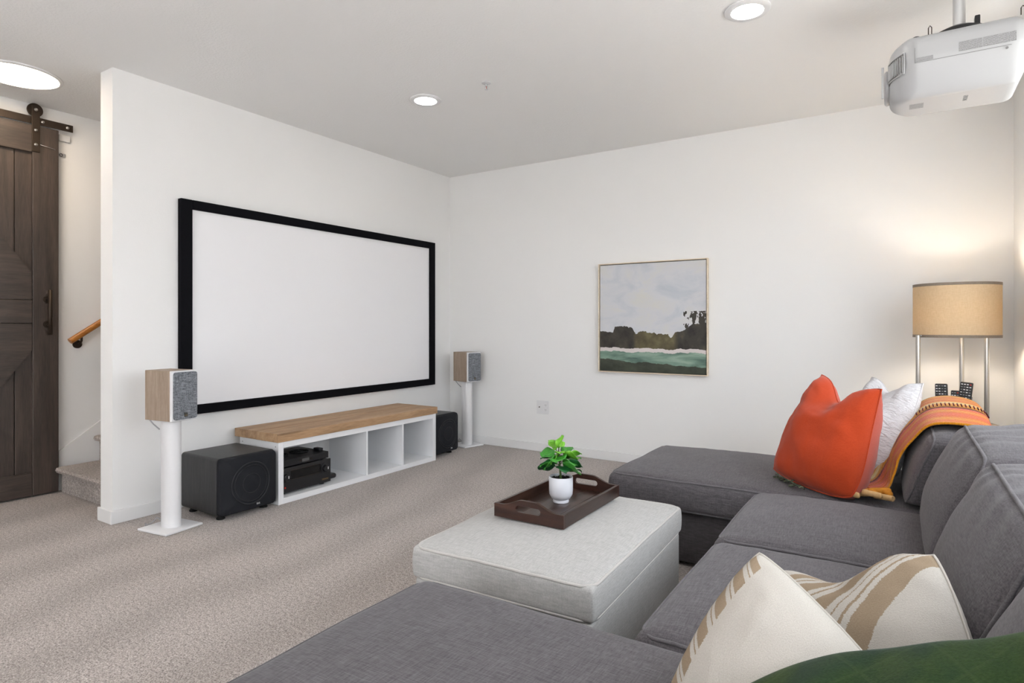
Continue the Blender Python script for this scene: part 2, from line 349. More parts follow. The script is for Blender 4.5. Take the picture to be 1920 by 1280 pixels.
# ------------------------------------------------------------------ mesh helpers
class MB:
    def __init__(s): s.v = []; s.f = []; s.uv = {}; s.mi = {}
    def add(s, vs, fs):
        o = len(s.v); s.v += [tuple(p) for p in vs]; s.f += [tuple(i + o for i in f) for f in fs]; return s
    def box(s, x0, x1, y0, y1, z0, z1, bev=0.0):
        if bev <= 0:
            return s.add([(x0, y0, z0), (x1, y0, z0), (x1, y1, z0), (x0, y1, z0), (x0, y0, z1), (x1, y0, z1), (x1, y1, z1), (x0, y1, z1)],
                         [(3, 2, 1, 0), (4, 5, 6, 7), (0, 1, 5, 4), (1, 2, 6, 5), (2, 3, 7, 6), (3, 0, 4, 7)])
        bm = bmesh.new(); bmesh.ops.create_cube(bm, size=1)
        for v in bm.verts: v.co = ((x0 + x1) / 2 + v.co.x * (x1 - x0), (y0 + y1) / 2 + v.co.y * (y1 - y0), (z0 + z1) / 2 + v.co.z * (z1 - z0))
        bmesh.ops.bevel(bm, geom=list(bm.edges), offset=bev, segments=2, profile=0.5, affect='EDGES')
        return s.bm(bm)
    def bm(s, bm, mat=None):
        bm.verts.index_update()
        s.add([(mat @ v.co if mat else v.co) for v in bm.verts], [[v.index for v in f.verts] for f in bm.faces]); bm.free(); return s
    def cyl(s, p0, p1, r0, r1=None, n=24, cap=True):
        r1 = r0 if r1 is None else r1
        p0, p1 = Vector(p0), Vector(p1); d = (p1 - p0).normalized()
        a = d.orthogonal().normalized(); b = d.cross(a)
        vs = [p + (a * math.cos(2 * PI * k / n) + b * math.sin(2 * PI * k / n)) * r for p, r in ((p0, r0), (p1, r1)) for k in range(n)]
        fs = [(k, (k + 1) % n, n + (k + 1) % n, n + k) for k in range(n)]
        if cap: fs += [tuple(range(n))[::-1], tuple(range(n, 2 * n))]
        return s.add(vs, fs)
    def lathe(s, prof, n=40, c=(0, 0, 0), axis='Z', sx=1.0, sy=1.0):
        vs = []
        for r, z in prof:
            for k in range(n):
                a = 2 * PI * k / n; x, y = r * math.cos(a) * sx, r * math.sin(a) * sy
                p = {'Z': (x, y, z), 'X': (z, x, y), 'Y': (x, z, y)}[axis]
                vs.append((p[0] + c[0], p[1] + c[1], p[2] + c[2]))
        m = len(prof)
        fs = [(i * n + k, i * n + (k + 1) % n, (i + 1) * n + (k + 1) % n, (i + 1) * n + k) for i in range(m - 1) for k in range(n)]
        loop = prof[0] == prof[-1]
        if prof[0][0] > 1e-6 and not loop: fs.append(tuple(range(n))[::-1])
        if prof[-1][0] > 1e-6 and not loop: fs.append(tuple(range((m - 1) * n, m * n)))
        return s.add(vs, fs)
    def tube(s, pts, r, n=8, closed=False):
        P = [Vector(p) for p in pts]; m = len(P); vs = []; a = None
        for i in range(m):
            t = (P[(i + 1) % m] - P[i - 1]) if closed else (P[min(i + 1, m - 1)] - P[max(i - 1, 0)])
            t.normalize()
            if a is None: a = t.orthogonal().normalized()
            else:
                a = a - t * a.dot(t)
                a = a.normalized() if a.length > 1e-6 else t.orthogonal().normalized()
            b = t.cross(a); rr = r[i] if isinstance(r, (list, tuple)) else r
            vs += [P[i] + (a * math.cos(2 * PI * k / n) + b * math.sin(2 * PI * k / n)) * rr for k in range(n)]
        q = m if closed else m - 1
        fs = [(i * n + k, i * n + (k + 1) % n, ((i + 1) % m) * n + (k + 1) % n, ((i + 1) % m) * n + k) for i in range(q) for k in range(n)]
        if not closed: fs += [tuple(range(n))[::-1], tuple(range((m - 1) * n, m * n))]
        return s.add(vs, fs)
    def prism(s, pts2, a0, a1, axis='X'):
        """polygon (two coords) extruded along axis from a0 to a1"""
        n = len(pts2); mk = {'X': lambda p, a: (a, p[0], p[1]), 'Y': lambda p, a: (p[0], a, p[1]), 'Z': lambda p, a: (p[0], p[1], a)}[axis]
        vs = [mk(p, a0) for p in pts2] + [mk(p, a1) for p in pts2]
        return s.add(vs, [tuple(range(n))[::-1], tuple(range(n, 2 * n))] + [(k, (k + 1) % n, n + (k + 1) % n, n + k) for k in range(n)])
    def softbox(s, hx, hy, hz, r, n=(16, 16, 8), fn=None):
        """rounded box centred at 0 with half sizes; fn(p, q) deforms; q is the unit coordinate"""
        idx = {}; vs = []; fs = []
        def lines(h, m):
            edge = [0.0, 0.12 * r, 0.4 * r, 0.72 * r]
            mid = [-(h - r) + 2 * (h - r) * k / m for k in range(m + 1)]
            return [-h + e for e in edge] + mid + [h - e for e in edge[::-1]]
        LX_, LY_, LZ_ = lines(hx, n[0]), lines(hy, n[1]), lines(hz, n[2])
        n = (len(LX_) - 1, len(LY_) - 1, len(LZ_) - 1)
        def put(i, j, k):
            key = (i, j, k)
            if key in idx: return idx[key]
            p = Vector((LX_[i], LY_[j], LZ_[k])); q = Vector((p.x / hx, p.y / hy, p.z / hz))
            inner = Vector((max(-hx + r, min(hx - r, p.x)), max(-hy + r, min(hy - r, p.y)), max(-hz + r, min(hz - r, p.z))))
            d = p - inner
            if d.length > 1e-9:
                mx = max(abs(d.x), abs(d.y), abs(d.z)); p = inner + d.normalized() * mx
            if fn: p = fn(p, q)
            idx[key] = len(vs); vs.append(p); return idx[key]
        for ax in range(3):
            b, c = [a for a in range(3) if a != ax]
            for side in (0, n[ax]):
                for u in range(n[b]):
                    for w in range(n[c]):
                        quad = []
                        for du, dw in ((0, 0), (1, 0), (1, 1), (0, 1)):
                            t = [0, 0, 0]; t[ax] = side; t[b] = u + du; t[c] = w + dw; quad.append(put(*t))
                        flip = (side == 0) != (ax == 1)
                        fs.append(tuple(quad[::-1] if flip else quad))
        return s.add(vs, fs)
    def grid(s, P, uv=True, closed_u=False):
        nu, nv = len(P), len(P[0]); o = len(s.v); fo = len(s.f)
        s.v += [tuple(p) for row in P for p in row]
        for i in range(nu - 1):
            for j in range(nv - 1):
                s.f.append((o + i * nv + j, o + (i + 1) * nv + j, o + (i + 1) * nv + j + 1, o + i * nv + j + 1))
                s.uv[len(s.f) - 1] = [(i / (nu - 1), j / (nv - 1)), ((i + 1) / (nu - 1), j / (nv - 1)), ((i + 1) / (nu - 1), (j + 1) / (nv - 1)), (i / (nu - 1), (j + 1) / (nv - 1))]
        return s

def obj(name, mb, mat, parent=None, smooth=False, world=False, label=None):
    me = bpy.data.meshes.new(name)
    vs = mb.v
    if parent is not None and world:
        inv = wmat(parent).inverted(); vs = [inv @ Vector(p) for p in vs]
    me.from_pydata([tuple(p) for p in vs], [], mb.f)
    if mb.uv:
        ul = me.uv_layers.new(name='UVMap')
        for pi, poly in enumerate(me.polygons):
            if pi in mb.uv:
                for li, c in zip(poly.loop_indices, mb.uv[pi]): ul.data[li].uv = c
    for m in (mat if isinstance(mat, (list, tuple)) else [mat]): me.materials.append(m)
    for pi, k in mb.mi.items(): me.polygons[pi].material_index = k
    bm = bmesh.new(); bm.from_mesh(me); bmesh.ops.recalc_face_normals(bm, faces=bm.faces); bm.to_mesh(me); bm.free()
    if smooth:
        for p in me.polygons: p.use_smooth = True
        if smooth == 'auto': me.set_sharp_from_angle(angle=math.radians(38))
    o = bpy.data.objects.new(name, me); COL.objects.link(o)
    if parent is not None: o.parent = parent
    if label: o['label'] = label
    return o

def wmat(o):
    m = Matrix.LocRotScale(o.location, o.rotation_euler, o.scale)
    return (wmat(o.parent) @ m) if o.parent else m

def tag(o, label, cat, group=None, kind=None):
    o['label'] = label; o['category'] = cat
    if group: o['group'] = group
    if kind: o['kind'] = kind
    return o

def thing(name, label, cat, loc=(0, 0, 0), rotz=0.0, group=None, rot=None):
    o = bpy.data.objects.new(name, None); COL.objects.link(o); o.empty_display_size = 0.05
    o.location = loc; o.rotation_euler = rot or (0, 0, rotz)
    return tag(o, label, cat, group)

def struct(name, mb, mat, label=None, parent=None, smooth=False):
    o = obj(name, mb, mat, parent, smooth)
    if parent is None: o['kind'] = 'structure'
    if label: o['label'] = label
    return o

def copy_tree(o, parent=None):
    c = o.copy(); COL.objects.link(c); c.parent = parent
    for ch in [x for x in bpy.data.objects if x.parent == o]: copy_tree(ch, c)
    return c

def text(name, body, size, mat, parent, loc, rot, depth=0.0004):
    c = bpy.data.curves.new(name, 'FONT'); c.body = body; c.size = size; c.extrude = depth; c.align_x = 'CENTER'; c.align_y = 'CENTER'
    o = bpy.data.objects.new(name, c); COL.objects.link(o); c.materials.append(mat)
    me = bpy.data.meshes.new_from_object(o); bpy.data.objects.remove(o)
    o = bpy.data.objects.new(name, me); COL.objects.link(o)
    if not me.materials: me.materials.append(mat)
    o.parent = parent; o.location = loc; o.rotation_euler = rot; return o

def nz(p, sc, seed=0.0): return noise.noise(Vector((p[0] * sc + seed, p[1] * sc + seed * 1.7, p[2] * sc - seed)))

# ------------------------------------------------------------------ room shell
TW = 0.12
STY = 5.0                                               # how far the stair well runs behind the screen wall
struct('floor', MB().box(DX - TW, RX + TW, BY - TW, WY + TW, -0.12, 0.0), M['carpet'], 'beige grey cut pile carpet with vacuum streaks')
struct('ceiling', MB().box(DX - TW, RX + TW, BY - TW, WY + TW, H, H + 0.12), M['ceiling'], 'pale textured ceiling')
struct('wall_left', MB().box(WX - 0.15, WX, WEND, WY, 0, H), M['wall'], 'white wall carrying the projection screen')
struct('wall_back', MB().box(DX, RX + TW, WY, WY + TW, 0, H), M['wall'], 'white wall carrying the painting')
struct('wall_stair', MB().box(DX - TW, DX, BY, WY + TW, 0, H), M['wall'], 'cream lit wall behind the sliding door and handrail')
w = MB()
y0, y1, z0, z1 = W1
w.box(RX, RX + TW, BY, y0, 0, H); w.box(RX, RX + TW, y1, WY, 0, H); w.box(RX, RX + TW, y0, y1, 0, z0); w.box(RX, RX + TW, y0, y1, z1, H)
struct('wall_right', w, M['wall'], 'white wall with the window behind the sofa')
w = MB()
x0, x1, z0, z1 = W2
M['wall_rear'] = paint('sand_wall_paint', (0.50, 0.47, 0.43, 1))
w.box(DX - TW, x0, BY - TW, BY, 0, H); w.box(x1, RX + TW, BY - TW, BY, 0, H); w.box(x0, x1, BY - TW, BY, z1, H); w.box(x0, x1, BY - TW, BY, 0, z0)
struct('wall_front', w, M['wall_rear'], 'sand coloured wall behind the viewer')

def window(name, horiz, a0, a1, z0, z1, p, t, label):
    """frame and panes in an opening; horiz 'Y' means the window runs along y at x=p"""
    mk = (lambda m, u0, u1, d0, d1, zz0, zz1: m.box(d0, d1, u0, u1, zz0, zz1)) if horiz == 'Y' else (lambda m, u0, u1, d0, d1, zz0, zz1: m.box(u0, u1, d0, d1, zz0, zz1))
    f = MB(); e = 0.05
    mk(f, a0, a0 + e, p, p + t, z0, z1); mk(f, a1 - e, a1, p, p + t, z0, z1)
    mk(f, a0 + e, a1 - e, p, p + t, z0, z0 + e); mk(f, a0 + e, a1 - e, p, p + t, z1 - e, z1)
    mid = (a0 + a1) / 2; mk(f, mid - e / 2, mid + e / 2, p, p + t, z0 + e, z1 - e)
    o = struct(name, f, M['trim'], label)
    for u0, u1 in ((a0 + e, mid - e / 2), (mid + e / 2, a1 - e)):
        g = MB(); mk(g, u0, u1, p + t / 2 - 0.003, p + t / 2 + 0.003, z0 + e, z1 - e); obj('pane', g, M['glass'], o)
window('window_1', 'Y', W1[0], W1[1], W1[2], W1[3], RX + 0.04, 0.06, 'white framed window above the sofa')
window('added_fill_door', 'X', W2[0], W2[1], W2[2], W2[3], BY - 0.10, 0.06, 'white framed glazed door added behind the viewer for fill light')  # unseen opening, added to let in fill light

BH, BT = 0.08, 0.014
struct('baseboard_left', MB().box(WX, WX + BT, WEND - BT, WY, 0, BH, 0.003), M['trim'], 'white baseboard under the screen')
struct('baseboard_end', MB().box(WX - 0.15 - BT, WX, WEND - BT, WEND, 0, BH, 0.003), M['trim'], 'white baseboard round the wall end')
struct('baseboard_back', MB().box(WX + BT, RX - BT, WY - BT, WY, 0, BH, 0.003), M['trim'], 'white baseboard under the painting')
struct('baseboard_right', MB().box(RX - BT, RX, BY, WY, 0, BH, 0.003), M['trim'], 'white baseboard behind the sofa')

# stairs going up behind the screen wall
SY0, RUN, RISE = 1.890, 0.262, 0.183
stairs = bpy.data.objects.new('staircase', None); COL.objects.link(stairs); stairs['kind'] = 'structure'; stairs['label'] = 'carpeted stairs rising behind the screen wall'
for k in range(8):
    ya = SY0 + k * RUN
    zt = RISE * (k + 1)
    prof = [(ya + 0.02, 0), (ya + 0.02, zt - 0.045), (ya - 0.012, zt - 0.038), (ya - 0.022, zt - 0.02), (ya - 0.014, zt - 0.004), (ya + 0.01, zt), (ya + RUN + 0.03, zt), (ya + RUN + 0.03, 0)]
    s1 = MB().prism(prof, -5.066 if k == 0 else DX + 0.016, WX - 0.15, 'X')
    obj('stair_step', s1, M['carpet'], stairs, smooth='auto')
# sloping skirt board on the stair wall
struct('trim_1', MB().prism([(1.91, 0.10), (1.91, 0.285), (SY0 + 8 * RUN, 0.27 + 8 * RISE), (SY0 + 8 * RUN, 0.0), (1.95, 0.0)], DX + 0.001, DX + 0.015, 'X'), M['trim'], 'white sloping skirt board beside the stairs')

# ------------------------------------------------------------------ projection screen
sy0, sy1, sz0, sz1 = 2.154, 4.710, 0.602, 2.023
fb = 0.078
scr = thing('projection_screen', 'large white projection screen in a black velvet frame on the wall', 'screen', (WX, (sy0 + sy1) / 2, sz0))
X0 = WX + 0.001
obj('screen_surface', MB().box(X0, X0 + 0.022, sy0 + 0.03, sy1 - 0.03, sz0 + 0.03, sz1 - 0.03), M['screen'], scr, world=True)
for (a, b, c, d) in ((sy0, sy0 + fb, sz0, sz1), (sy1 - fb, sy1, sz0, sz1), (sy0 + fb, sy1 - fb, sz0, sz0 + fb * .8), (sy0 + fb, sy1 - fb, sz1 - fb * .8, sz1)):
    obj('frame_bar', MB().box(X0, X0 + 0.04, a, b, c, d, 0.004), M['velvet'], scr, world=True)

# ------------------------------------------------------------------ painting
ax0, ax1, az0, az1 = -2.278, -1.320, 0.784, 1.738
art = thing('framed_painting', 'square framed landscape painting of dark trees above green water', 'painting', ((ax0 + ax1) / 2, WY, az0))
cv = MB().box(ax0 + 0.014, ax1 - 0.014, WY - 0.030, WY - 0.004, az0 + 0.014, az1 - 0.014)
cv.uv[2] = [(0, 0), (1, 0), (1, 1), (0, 1)]
obj('canvas', cv, M['painting'], art, world=True)
M['artframe'] = wood('pale_gilt_frame', srgb(206, 186, 158), srgb(226, 210, 186), srgb(238, 224, 204), 'X', 2, 0.4, 0.05)
for (a, b, c, d) in ((ax0, ax0 + 0.008, az0, az1), (ax1 - 0.008, ax1, az0, az1), (ax0 + .008, ax1 - .008, az0, az0 + 0.008), (ax0 + .008, ax1 - .008, az1 - 0.008, az1)):
    obj('frame_bar', MB().box(a, b, WY - 0.042, WY - 0.001, c, d, 0.0015), M['artframe'], art, world=True)
obj('backing', MB().box(ax0 + 0.009, ax1 - 0.009, WY - 0.0035, WY - 0.0015, az0 + 0.009, az1 - 0.009), M['velvet'], art, world=True)

# ------------------------------------------------------------------ wall outlet
ou = thing('wall_outlet', 'white two gang wall plate with outlets beside the speaker', 'outlet', (-2.868, WY, 0.421))
obj('plate', MB().box(-0.066, 0.066, -0.006, -0.0005, -0.063, 0.063, 0.002), M['plate'], ou)
for z in (-0.022, 0.022):
    r = obj('receptacle', MB().box(0.016, 0.050, -0.008, -0.0055, z - 0.015, z + 0.015, 0.003), M['plate'], ou)
    for dx in (0.027, 0.039): obj('slot', MB().box(dx - 0.0013, dx + 0.0013, -0.0088, -0.0078, z - 0.004, z + 0.005), M['grey_print'], r)
    obj('ground_hole', MB().cyl((0.033, -0.0088, z - 0.009), (0.033, -0.0078, z - 0.009), 0.002, n=10), M['grey_print'], r)
obj('coax_jack', MB().cyl((-0.033, -0.016, 0), (-0.033, -0.005, 0), 0.005, n=14), M['iron'], ou)

# ------------------------------------------------------------------ ceiling lights, sprinkler
def downlight(x, y, ro, ri, mat, label, name='ceiling_light', group='recessed ceiling lights'):
    t = thing(name, label, 'light', (x, y, H), 0, group)
    obj('trim_ring', MB().lathe([(ri, -0.004), (ri + 0.004, -0.012), (ro - 0.008, -0.012), (ro, -0.006), (ro, -0.0005), (ri, -0.0005), (ri, -0.004)], 56), M['plate'], t, smooth='auto')
    obj('diffuser', MB().lathe([(ri - 0.001, -0.0045), (ri - 0.001, -0.0105), (0.0, -0.0115)], 48), mat, t, smooth='auto')
    return t
downlight(-2.756, 3.183, 0.108, 0.072, M['disc'], 'round ceiling downlight between the screen wall and the sprinkler')
downlight(-0.643, 3.133, 0.108, 0.072, M['disc'], 'round ceiling downlight near the projector')
downlight(-0.643, 0.3, 0.108, 0.072, M['disc'], 'added round ceiling downlight out of view over the near sofa end')  # extra downlight added outside the view
downlight(-2.756, 0.3, 0.108, 0.072, M['disc'], 'added round ceiling downlight out of view over the open carpet')  # second extra downlight, also added out of view
downlight(-4.60, 1.50, 0.228, 0.204, M['disc_hall'], 'wide flat round ceiling light in front of the sliding door', 'flush_ceiling_light', None)
sp = thing('fire_sprinkler', 'small white ceiling fire sprinkler', 'sprinkler', (-2.238, 3.172, H))
obj('escutcheon', MB().lathe([(0.030, -0.0005), (0.030, -0.004), (0.016, -0.010), (0.010, -0.010)], 28), M['white_plastic'], sp, smooth='auto')
obj('body', MB().cyl((0, 0, -0.008), (0, 0, -0.022), 0.007), M['white_plastic'], sp, True)
for s in (-1, 1):
    obj('frame_arm', MB().tube([(s * 0.006, 0, -0.020), (s * 0.011, 0, -0.028), (s * 0.008, 0, -0.038), (0, 0, -0.043)], 0.0018), M['white_plastic'], sp, True)
obj('bulb', MB().cyl((0, 0, -0.020), (0, 0, -0.040), 0.0018, n=8), M['red'], sp, True)
obj('deflector', MB().cyl((0, 0, -0.043), (0, 0, -0.045), 0.011, n=20), M['alu'], sp)

# ------------------------------------------------------------------ sliding barn door
dY0, dY1, dz0, dz1 = 0.93, 1.893, 0.012, 2.585
FX = -5.072                                            # front face of the stiles
door = thing('barn_door', 'dark stained sliding barn door with diagonal braces and bar handle', 'door', (-5.09, (dY0 + dY1) / 2, dz0))
SW = 0.155
pw = (dY1 - dY0 - 2 * SW + 0.04) / 6
for k in range(6):
    a = dY0 + SW - 0.02 + k * pw
    obj('plank', MB().box(FX - 0.036, FX - 0.023, a + 0.003, a + pw - 0.003, dz0 + 0.02, dz1 - 0.02, 0.003), M['darkwoodpaint'], door, world=True)
obj('backing', MB().box(FX - 0.042, FX - 0.0365, dY0 + 0.02, dY1 - 0.02, dz0 + 0.02, dz1 - 0.02), M['darkwoodpaint'], door, world=True)
for a in (dY0, dY1 - SW): obj('stile', MB().box(FX - 0.0365, FX, a, a + SW, dz0, dz1, 0.004), M['darkwoodpaint'], door, world=True)
M['darkwood_h'] = wood('black_stained_rails', srgb(50, 44, 42), srgb(68, 59, 54), srgb(90, 78, 70), 'Y', 1.0, 0.42, 0.1)
mr0, mr1 = 1.208, 1.368
for a, b in ((dz0, dz0 + 0.16), (dz1 - 0.19, dz1), (mr0, mr1)):
    obj('rail', MB().box(FX - 0.0225, FX - 0.001, dY0 + SW + 0.001, dY1 - SW - 0.001, a, b, 0.004), M['darkwood_h'], door, world=True)
yl, yr = dY0 + SW + 0.001, dY1 - SW - 0.001
bw = 0.19
zt, zb = dz1 - 0.191, dz0 + 0.161
obj('brace', MB().prism([(yr - .003, mr1 + 0.004), (yr - .003, mr1 + bw), (yl + .05, zt - .003), (yl + .003, zt - .003), (yl + .003, zt - .16), (yr - .19, mr1 + 0.004)], FX - 0.0225, FX - 0.003, 'X'), M['darkwood_h'], door, world=True)
obj('brace', MB().prism([(yr - .003, mr0 - 0.004), (yr - .19, mr0 - 0.004), (yl + .003, zb + .16), (yl + .003, zb + .003), (yl + .05, zb + .003), (yr - .003, mr0 - bw)], FX - 0.0225, FX - 0.003, 'X'), M['darkwood_h'], door, world=True)
hy = 1.822
hd = obj('handle', MB().cyl((FX + 0.055, hy, 1.128), (FX + 0.055, hy, 1.442), 0.0135, n=20), M['iron'], door, True, world=True)
for z in (1.20, 1.375): obj('standoff', MB().cyl((FX, hy, z), (FX + 0.008, hy, z), 0.024).cyl((FX + 0.006, hy, z), (FX + 0.05, hy, z), 0.010), M['iron'], hd, 'auto', world=True)
for hyy in (1.755, dY0 + 0.14):
    hg = obj('hanger_strap', MB().box(FX + 0.0005, FX + 0.0065, hyy - 0.024, hyy + 0.024, 2.40, 2.72, 0.002), M['iron'], door, world=True)
    obj('wheel', MB().lathe([(0.0, -0.008), (0.046, -0.008), (0.046, -0.005), (0.040, -0.002), (0.046, 0.003), (0.046, 0.007), (0.0, 0.007)], 32, (FX - 0.012, hyy, 2.692), 'X'), M['iron'], hg, 'auto', world=True)
    for z in (2.45, 2.55, 2.692): obj('bolt', MB().lathe([(0.011, 0.0), (0.011, 0.004), (0.006, 0.009), (0.0, 0.009)], 12, (FX + 0.0065, hyy, z), 'X'), M['steel'], hg, 'auto', world=True)
tr = thing('sliding_door_track', 'dark iron flat bar track above the sliding door', 'track', (-5.09, 1.4, 2.61))
obj('bar', MB().box(FX - 0.016, FX - 0.008, 0.0, 1.985, 2.595, 2.645, 0.001), M['iron'], tr, world=True)
for y in (0.12, 0.6, 1.08, 1.50, 1.80, 1.95):
    obj('bolt', MB().lathe([(0.010, 0.0), (0.010, 0.004), (0.005, 0.008), (0.0, 0.008)], 12, (FX - 0.008, y, 2.62), 'X'), M['steel'], tr, 'auto', world=True)
for y in (0.6, 1.955):
    obj('spacer', MB().cyl((DX, y, 2.62), (FX - 0.016, y, 2.62), 0.010), M['iron'], tr, True, world=True)
sk = thing('wall_socket_block', 'small white block on the wall under the door track end', 'wall fitting', (DX, 1.945, 2.55))
obj('block', MB().box(0.0005, 0.020, -0.035, 0.035, -0.025, 0.020, 0.003), M['white_plastic'], sk)
lt = thing('hook_latch', 'small metal hook latch on the wall beside the sliding door', 'latch', (DX, 1.925, 2.425))
obj('plate', MB().box(0.0005, 0.006, -0.022, 0.030, -0.014, 0.014, 0.002), M['alu'], lt)
obj('eye', MB().tube([(0.006 + 0.008 * math.sin(a) ** 2, 0.010 * math.cos(a), 0.010 * math.sin(a)) for a in [2 * PI * k / 16 for k in range(16)]], 0.0022, 6, True), M['iron'], lt, True)
obj('wire', MB().tube([(0.008, 0.0, 0.004), (0.064, -0.06, 0.018), (0.064, -0.145, 0.030)], 0.0011, 6), M['alu'], lt, True)

# ------------------------------------------------------------------ handrail
hr = thing('handrail', 'round varnished wooden handrail rising along the stair wall', 'handrail', (DX, 2.0, 1.1))
ra, rb = Vector((DX + 0.075, 1.955, 1.078)), Vector((DX + 0.075, 3.6, 1.078 + 1.645 * RISE / RUN))
obj('rail', MB().cyl(ra, rb, 0.022, n=24), M['rail'], hr, 'auto', world=True)
for q in (0.045, 0.6):
    p = ra.lerp(rb, q)
    bk = obj('bracket', MB().cyl((DX + 0.0005, p.y, p.z - 0.075), (DX + 0.012, p.y, p.z - 0.075), 0.030).tube([(DX + 0.01, p.y, p.z - 0.075), (DX + 0.055, p.y, p.z - 0.07), (DX + 0.075, p.y, p.z - 0.045), (DX + 0.075, p.y, p.z - 0.018)], 0.008, 10), M['iron'], hr, 'auto', world=True)

# ------------------------------------------------------------------ media bench
ky0, ky1, kxb, kxf, kh = 2.540, 4.150, -3.90, -3.475, 0.416
bench = thing('media_bench', 'long low white open media bench under the projection screen', 'shelf', ((kxb + kxf) / 2, (ky0 + ky1) / 2, 0))
T = 0.04
obj('bottom_panel', MB().box(kxb, kxf, ky0 + T, ky1 - T, 0.002, T, 0.001), M['white'], bench, world=True)
obj('top_panel', MB().box(kxb, kxf, ky0 + T, ky1 - T, kh - T, kh, 0.001), M['white'], bench, world=True)
for y in (ky0, ky1 - T):
    e = obj('end_panel', MB().box(kxb, kxf, y, y + T, 0.002, kh, 0.001), M['white'], bench, world=True)
    if y == ky0:
        for x, z in ((kxf - 0.03, 0.03), (kxf - 0.03, kh - 0.03), (kxb + 0.03, kh - 0.03)):
            obj('screw_hole', MB().cyl((x, y - 0.0008, z), (x, y + 0.001, z), 0.004, n=12), M['grey_print'], e, world=True)
for y in (3.335, 3.735): obj('divider', MB().box(kxb, kxf - 0.004, y - 0.008, y + 0.008, T, kh - T), M['white'], bench, world=True)
# thick timber slab on the bench, glued up from boards
slab = thing('timber_bench_top', 'thick pine plank top lying on the white media bench', 'bench top', ((kxb + kxf) / 2, (ky0 + ky1) / 2, kh))
nb = 4; xs0, xs1 = -3.945, -3.465
for k in range(nb):
    a = xs0 + (xs1 - xs0) * k / nb; b = xs0 + (xs1 - xs0) * (k + 1) / nb
    obj('plank', MB().box(a + 0.0006, b - 0.0006, ky0 - 0.012 + 0.002 * (k % 2), ky1 + 0.012, kh + 0.001, kh + 0.058 + 0.0006 * (k % 2), 0.002), M['slab'], slab, world=True)

# receiver, fan unit, streaming box in the bench
rc = thing('av_receiver', 'black audio video receiver with two dials inside the media bench', 'receiver', (-3.68, 2.80, T))
rx1, ry0, ry1, rz0, rz1 = -3.525, 2.588, 3.020, 0.055, 0.222
obj('case', MB().box(-3.885, rx1 - 0.012, ry0 + 0.004, ry1 - 0.004, rz0, rz1 - 0.004, 0.003), M['black'], rc, world=True)
fp = obj('front_panel', MB().box(rx1 - 0.012, rx1, ry0, ry1, rz0, rz1, 0.003), M['black'], rc, world=True)
obj('display_window', MB().box(rx1, rx1 + 0.002, ry0 + 0.085, ry1 - 0.095, rz0 + 0.085, rz1 - 0.025, 0.001), plain('smoked_glass', (0.004, 0.004, 0.005, 1), 0.1), fp, world=True)
obj('trim_line', MB().box(rx1, rx1 + 0.0025, ry0 + 0.085, ry1 - 0.095, rz1 - 0.024, rz1 - 0.021), M['iron'], fp, world=True)
obj('trim_line', MB().box(rx1, rx1 + 0.0025, ry0 + 0.085, ry1 - 0.095, rz0 + 0.080, rz0 + 0.083), M['iron'], fp, world=True)
for y in (ry0 + 0.042, ry1 - 0.055):
    kb = obj('dial', MB().lathe([(0.036, 0.0), (0.036, 0.004), (0.026, 0.006), (0.025, 0.026), (0.022, 0.029), (0.0, 0.029)], 36, (rx1, y, rz0 + 0.105), 'X'), M['black'], rc, 'auto', world=True)
    obj('pointer', MB().box(rx1 + 0.0285, rx1 + 0.030, y + 0.004, y + 0.010, rz0 + 0.100, rz0 + 0.118), M['white_print'], kb, world=True)
text('maker_lettering', 'DENON', 0.016, M['brass'], rc, (rx1 + 0.0008 + 3.68, ry1 - 0.052 - 2.80, rz0 + 0.026 - T), (PI / 2, 0, PI / 2))
text('model_lettering', 'AVR', 0.011, M['brass'], rc, (rx1 + 0.0008 + 3.68, ry0 + 0.022 - 2.80, rz1 - 0.014 - T), (PI / 2, 0, PI / 2))
obj('power_button', MB().cyl((rx1, ry0 + 0.04, rz0 + 0.035), (rx1 + 0.004, ry0 + 0.04, rz0 + 0.035), 0.006, n=14), M['red'], rc, world=True)
for y in (ry0 + 0.05, ry1 - 0.05):
    for x in (-3.84, -3.57): obj('foot', MB().cyl((x, y, T + 0.0005), (x, y, rz0), 0.020, n=18), M['rubber'], rc, world=True)
fu = thing('fan_cooler', 'flat black cooling unit with two fan grilles on top of the receiver', 'fan unit', (-3.69, 2.80, rz1))
obj('case', MB().box(-3.875, -3.535, ry0 + 0.008, ry1 - 0.012, rz1 + 0.006, rz1 + 0.052, 0.003), M['black'], fu, world=True)
obj('display', MB().box(-3.535, -3.533, 2.775, 2.835, rz1 + 0.018, rz1 + 0.038), plain('grey_display', (0.10, 0.10, 0.10, 1), 0.3), fu, world=True)
for y in (2.755, 2.765, 2.845, 2.856): obj('button', MB().cyl((-3.535, y, rz1 + 0.028), (-3.5325, y, rz1 + 0.028), 0.004, n=10), M['iron'], fu, world=True)
for y in (2.70, 2.875):
    g = MB()
    for rr in (0.026, 0.040, 0.054, 0.066):
        g.tube([(-3.70 + rr * math.cos(a), y + rr * math.sin(a), rz1 + 0.056) for a in [2 * PI * k / 28 for k in range(28)]], 0.0028, 6, True)
    for a in (0.4, 2.5, 4.6): g.tube([(-3.70, y, rz1 + 0.055), (-3.70 + 0.07 * math.cos(a), y + 0.07 * math.sin(a), rz1 + 0.055)], 0.003, 6)
    fg = obj('fan_grille', g, M['rubber'], fu, True, world=True)
    obj('hub', MB().cyl((-3.70, y, rz1 + 0.052), (-3.70, y, rz1 + 0.0545), 0.022), plain('fan_hub', (0.14, 0.14, 0.14, 1), 0.4), fg, world=True)
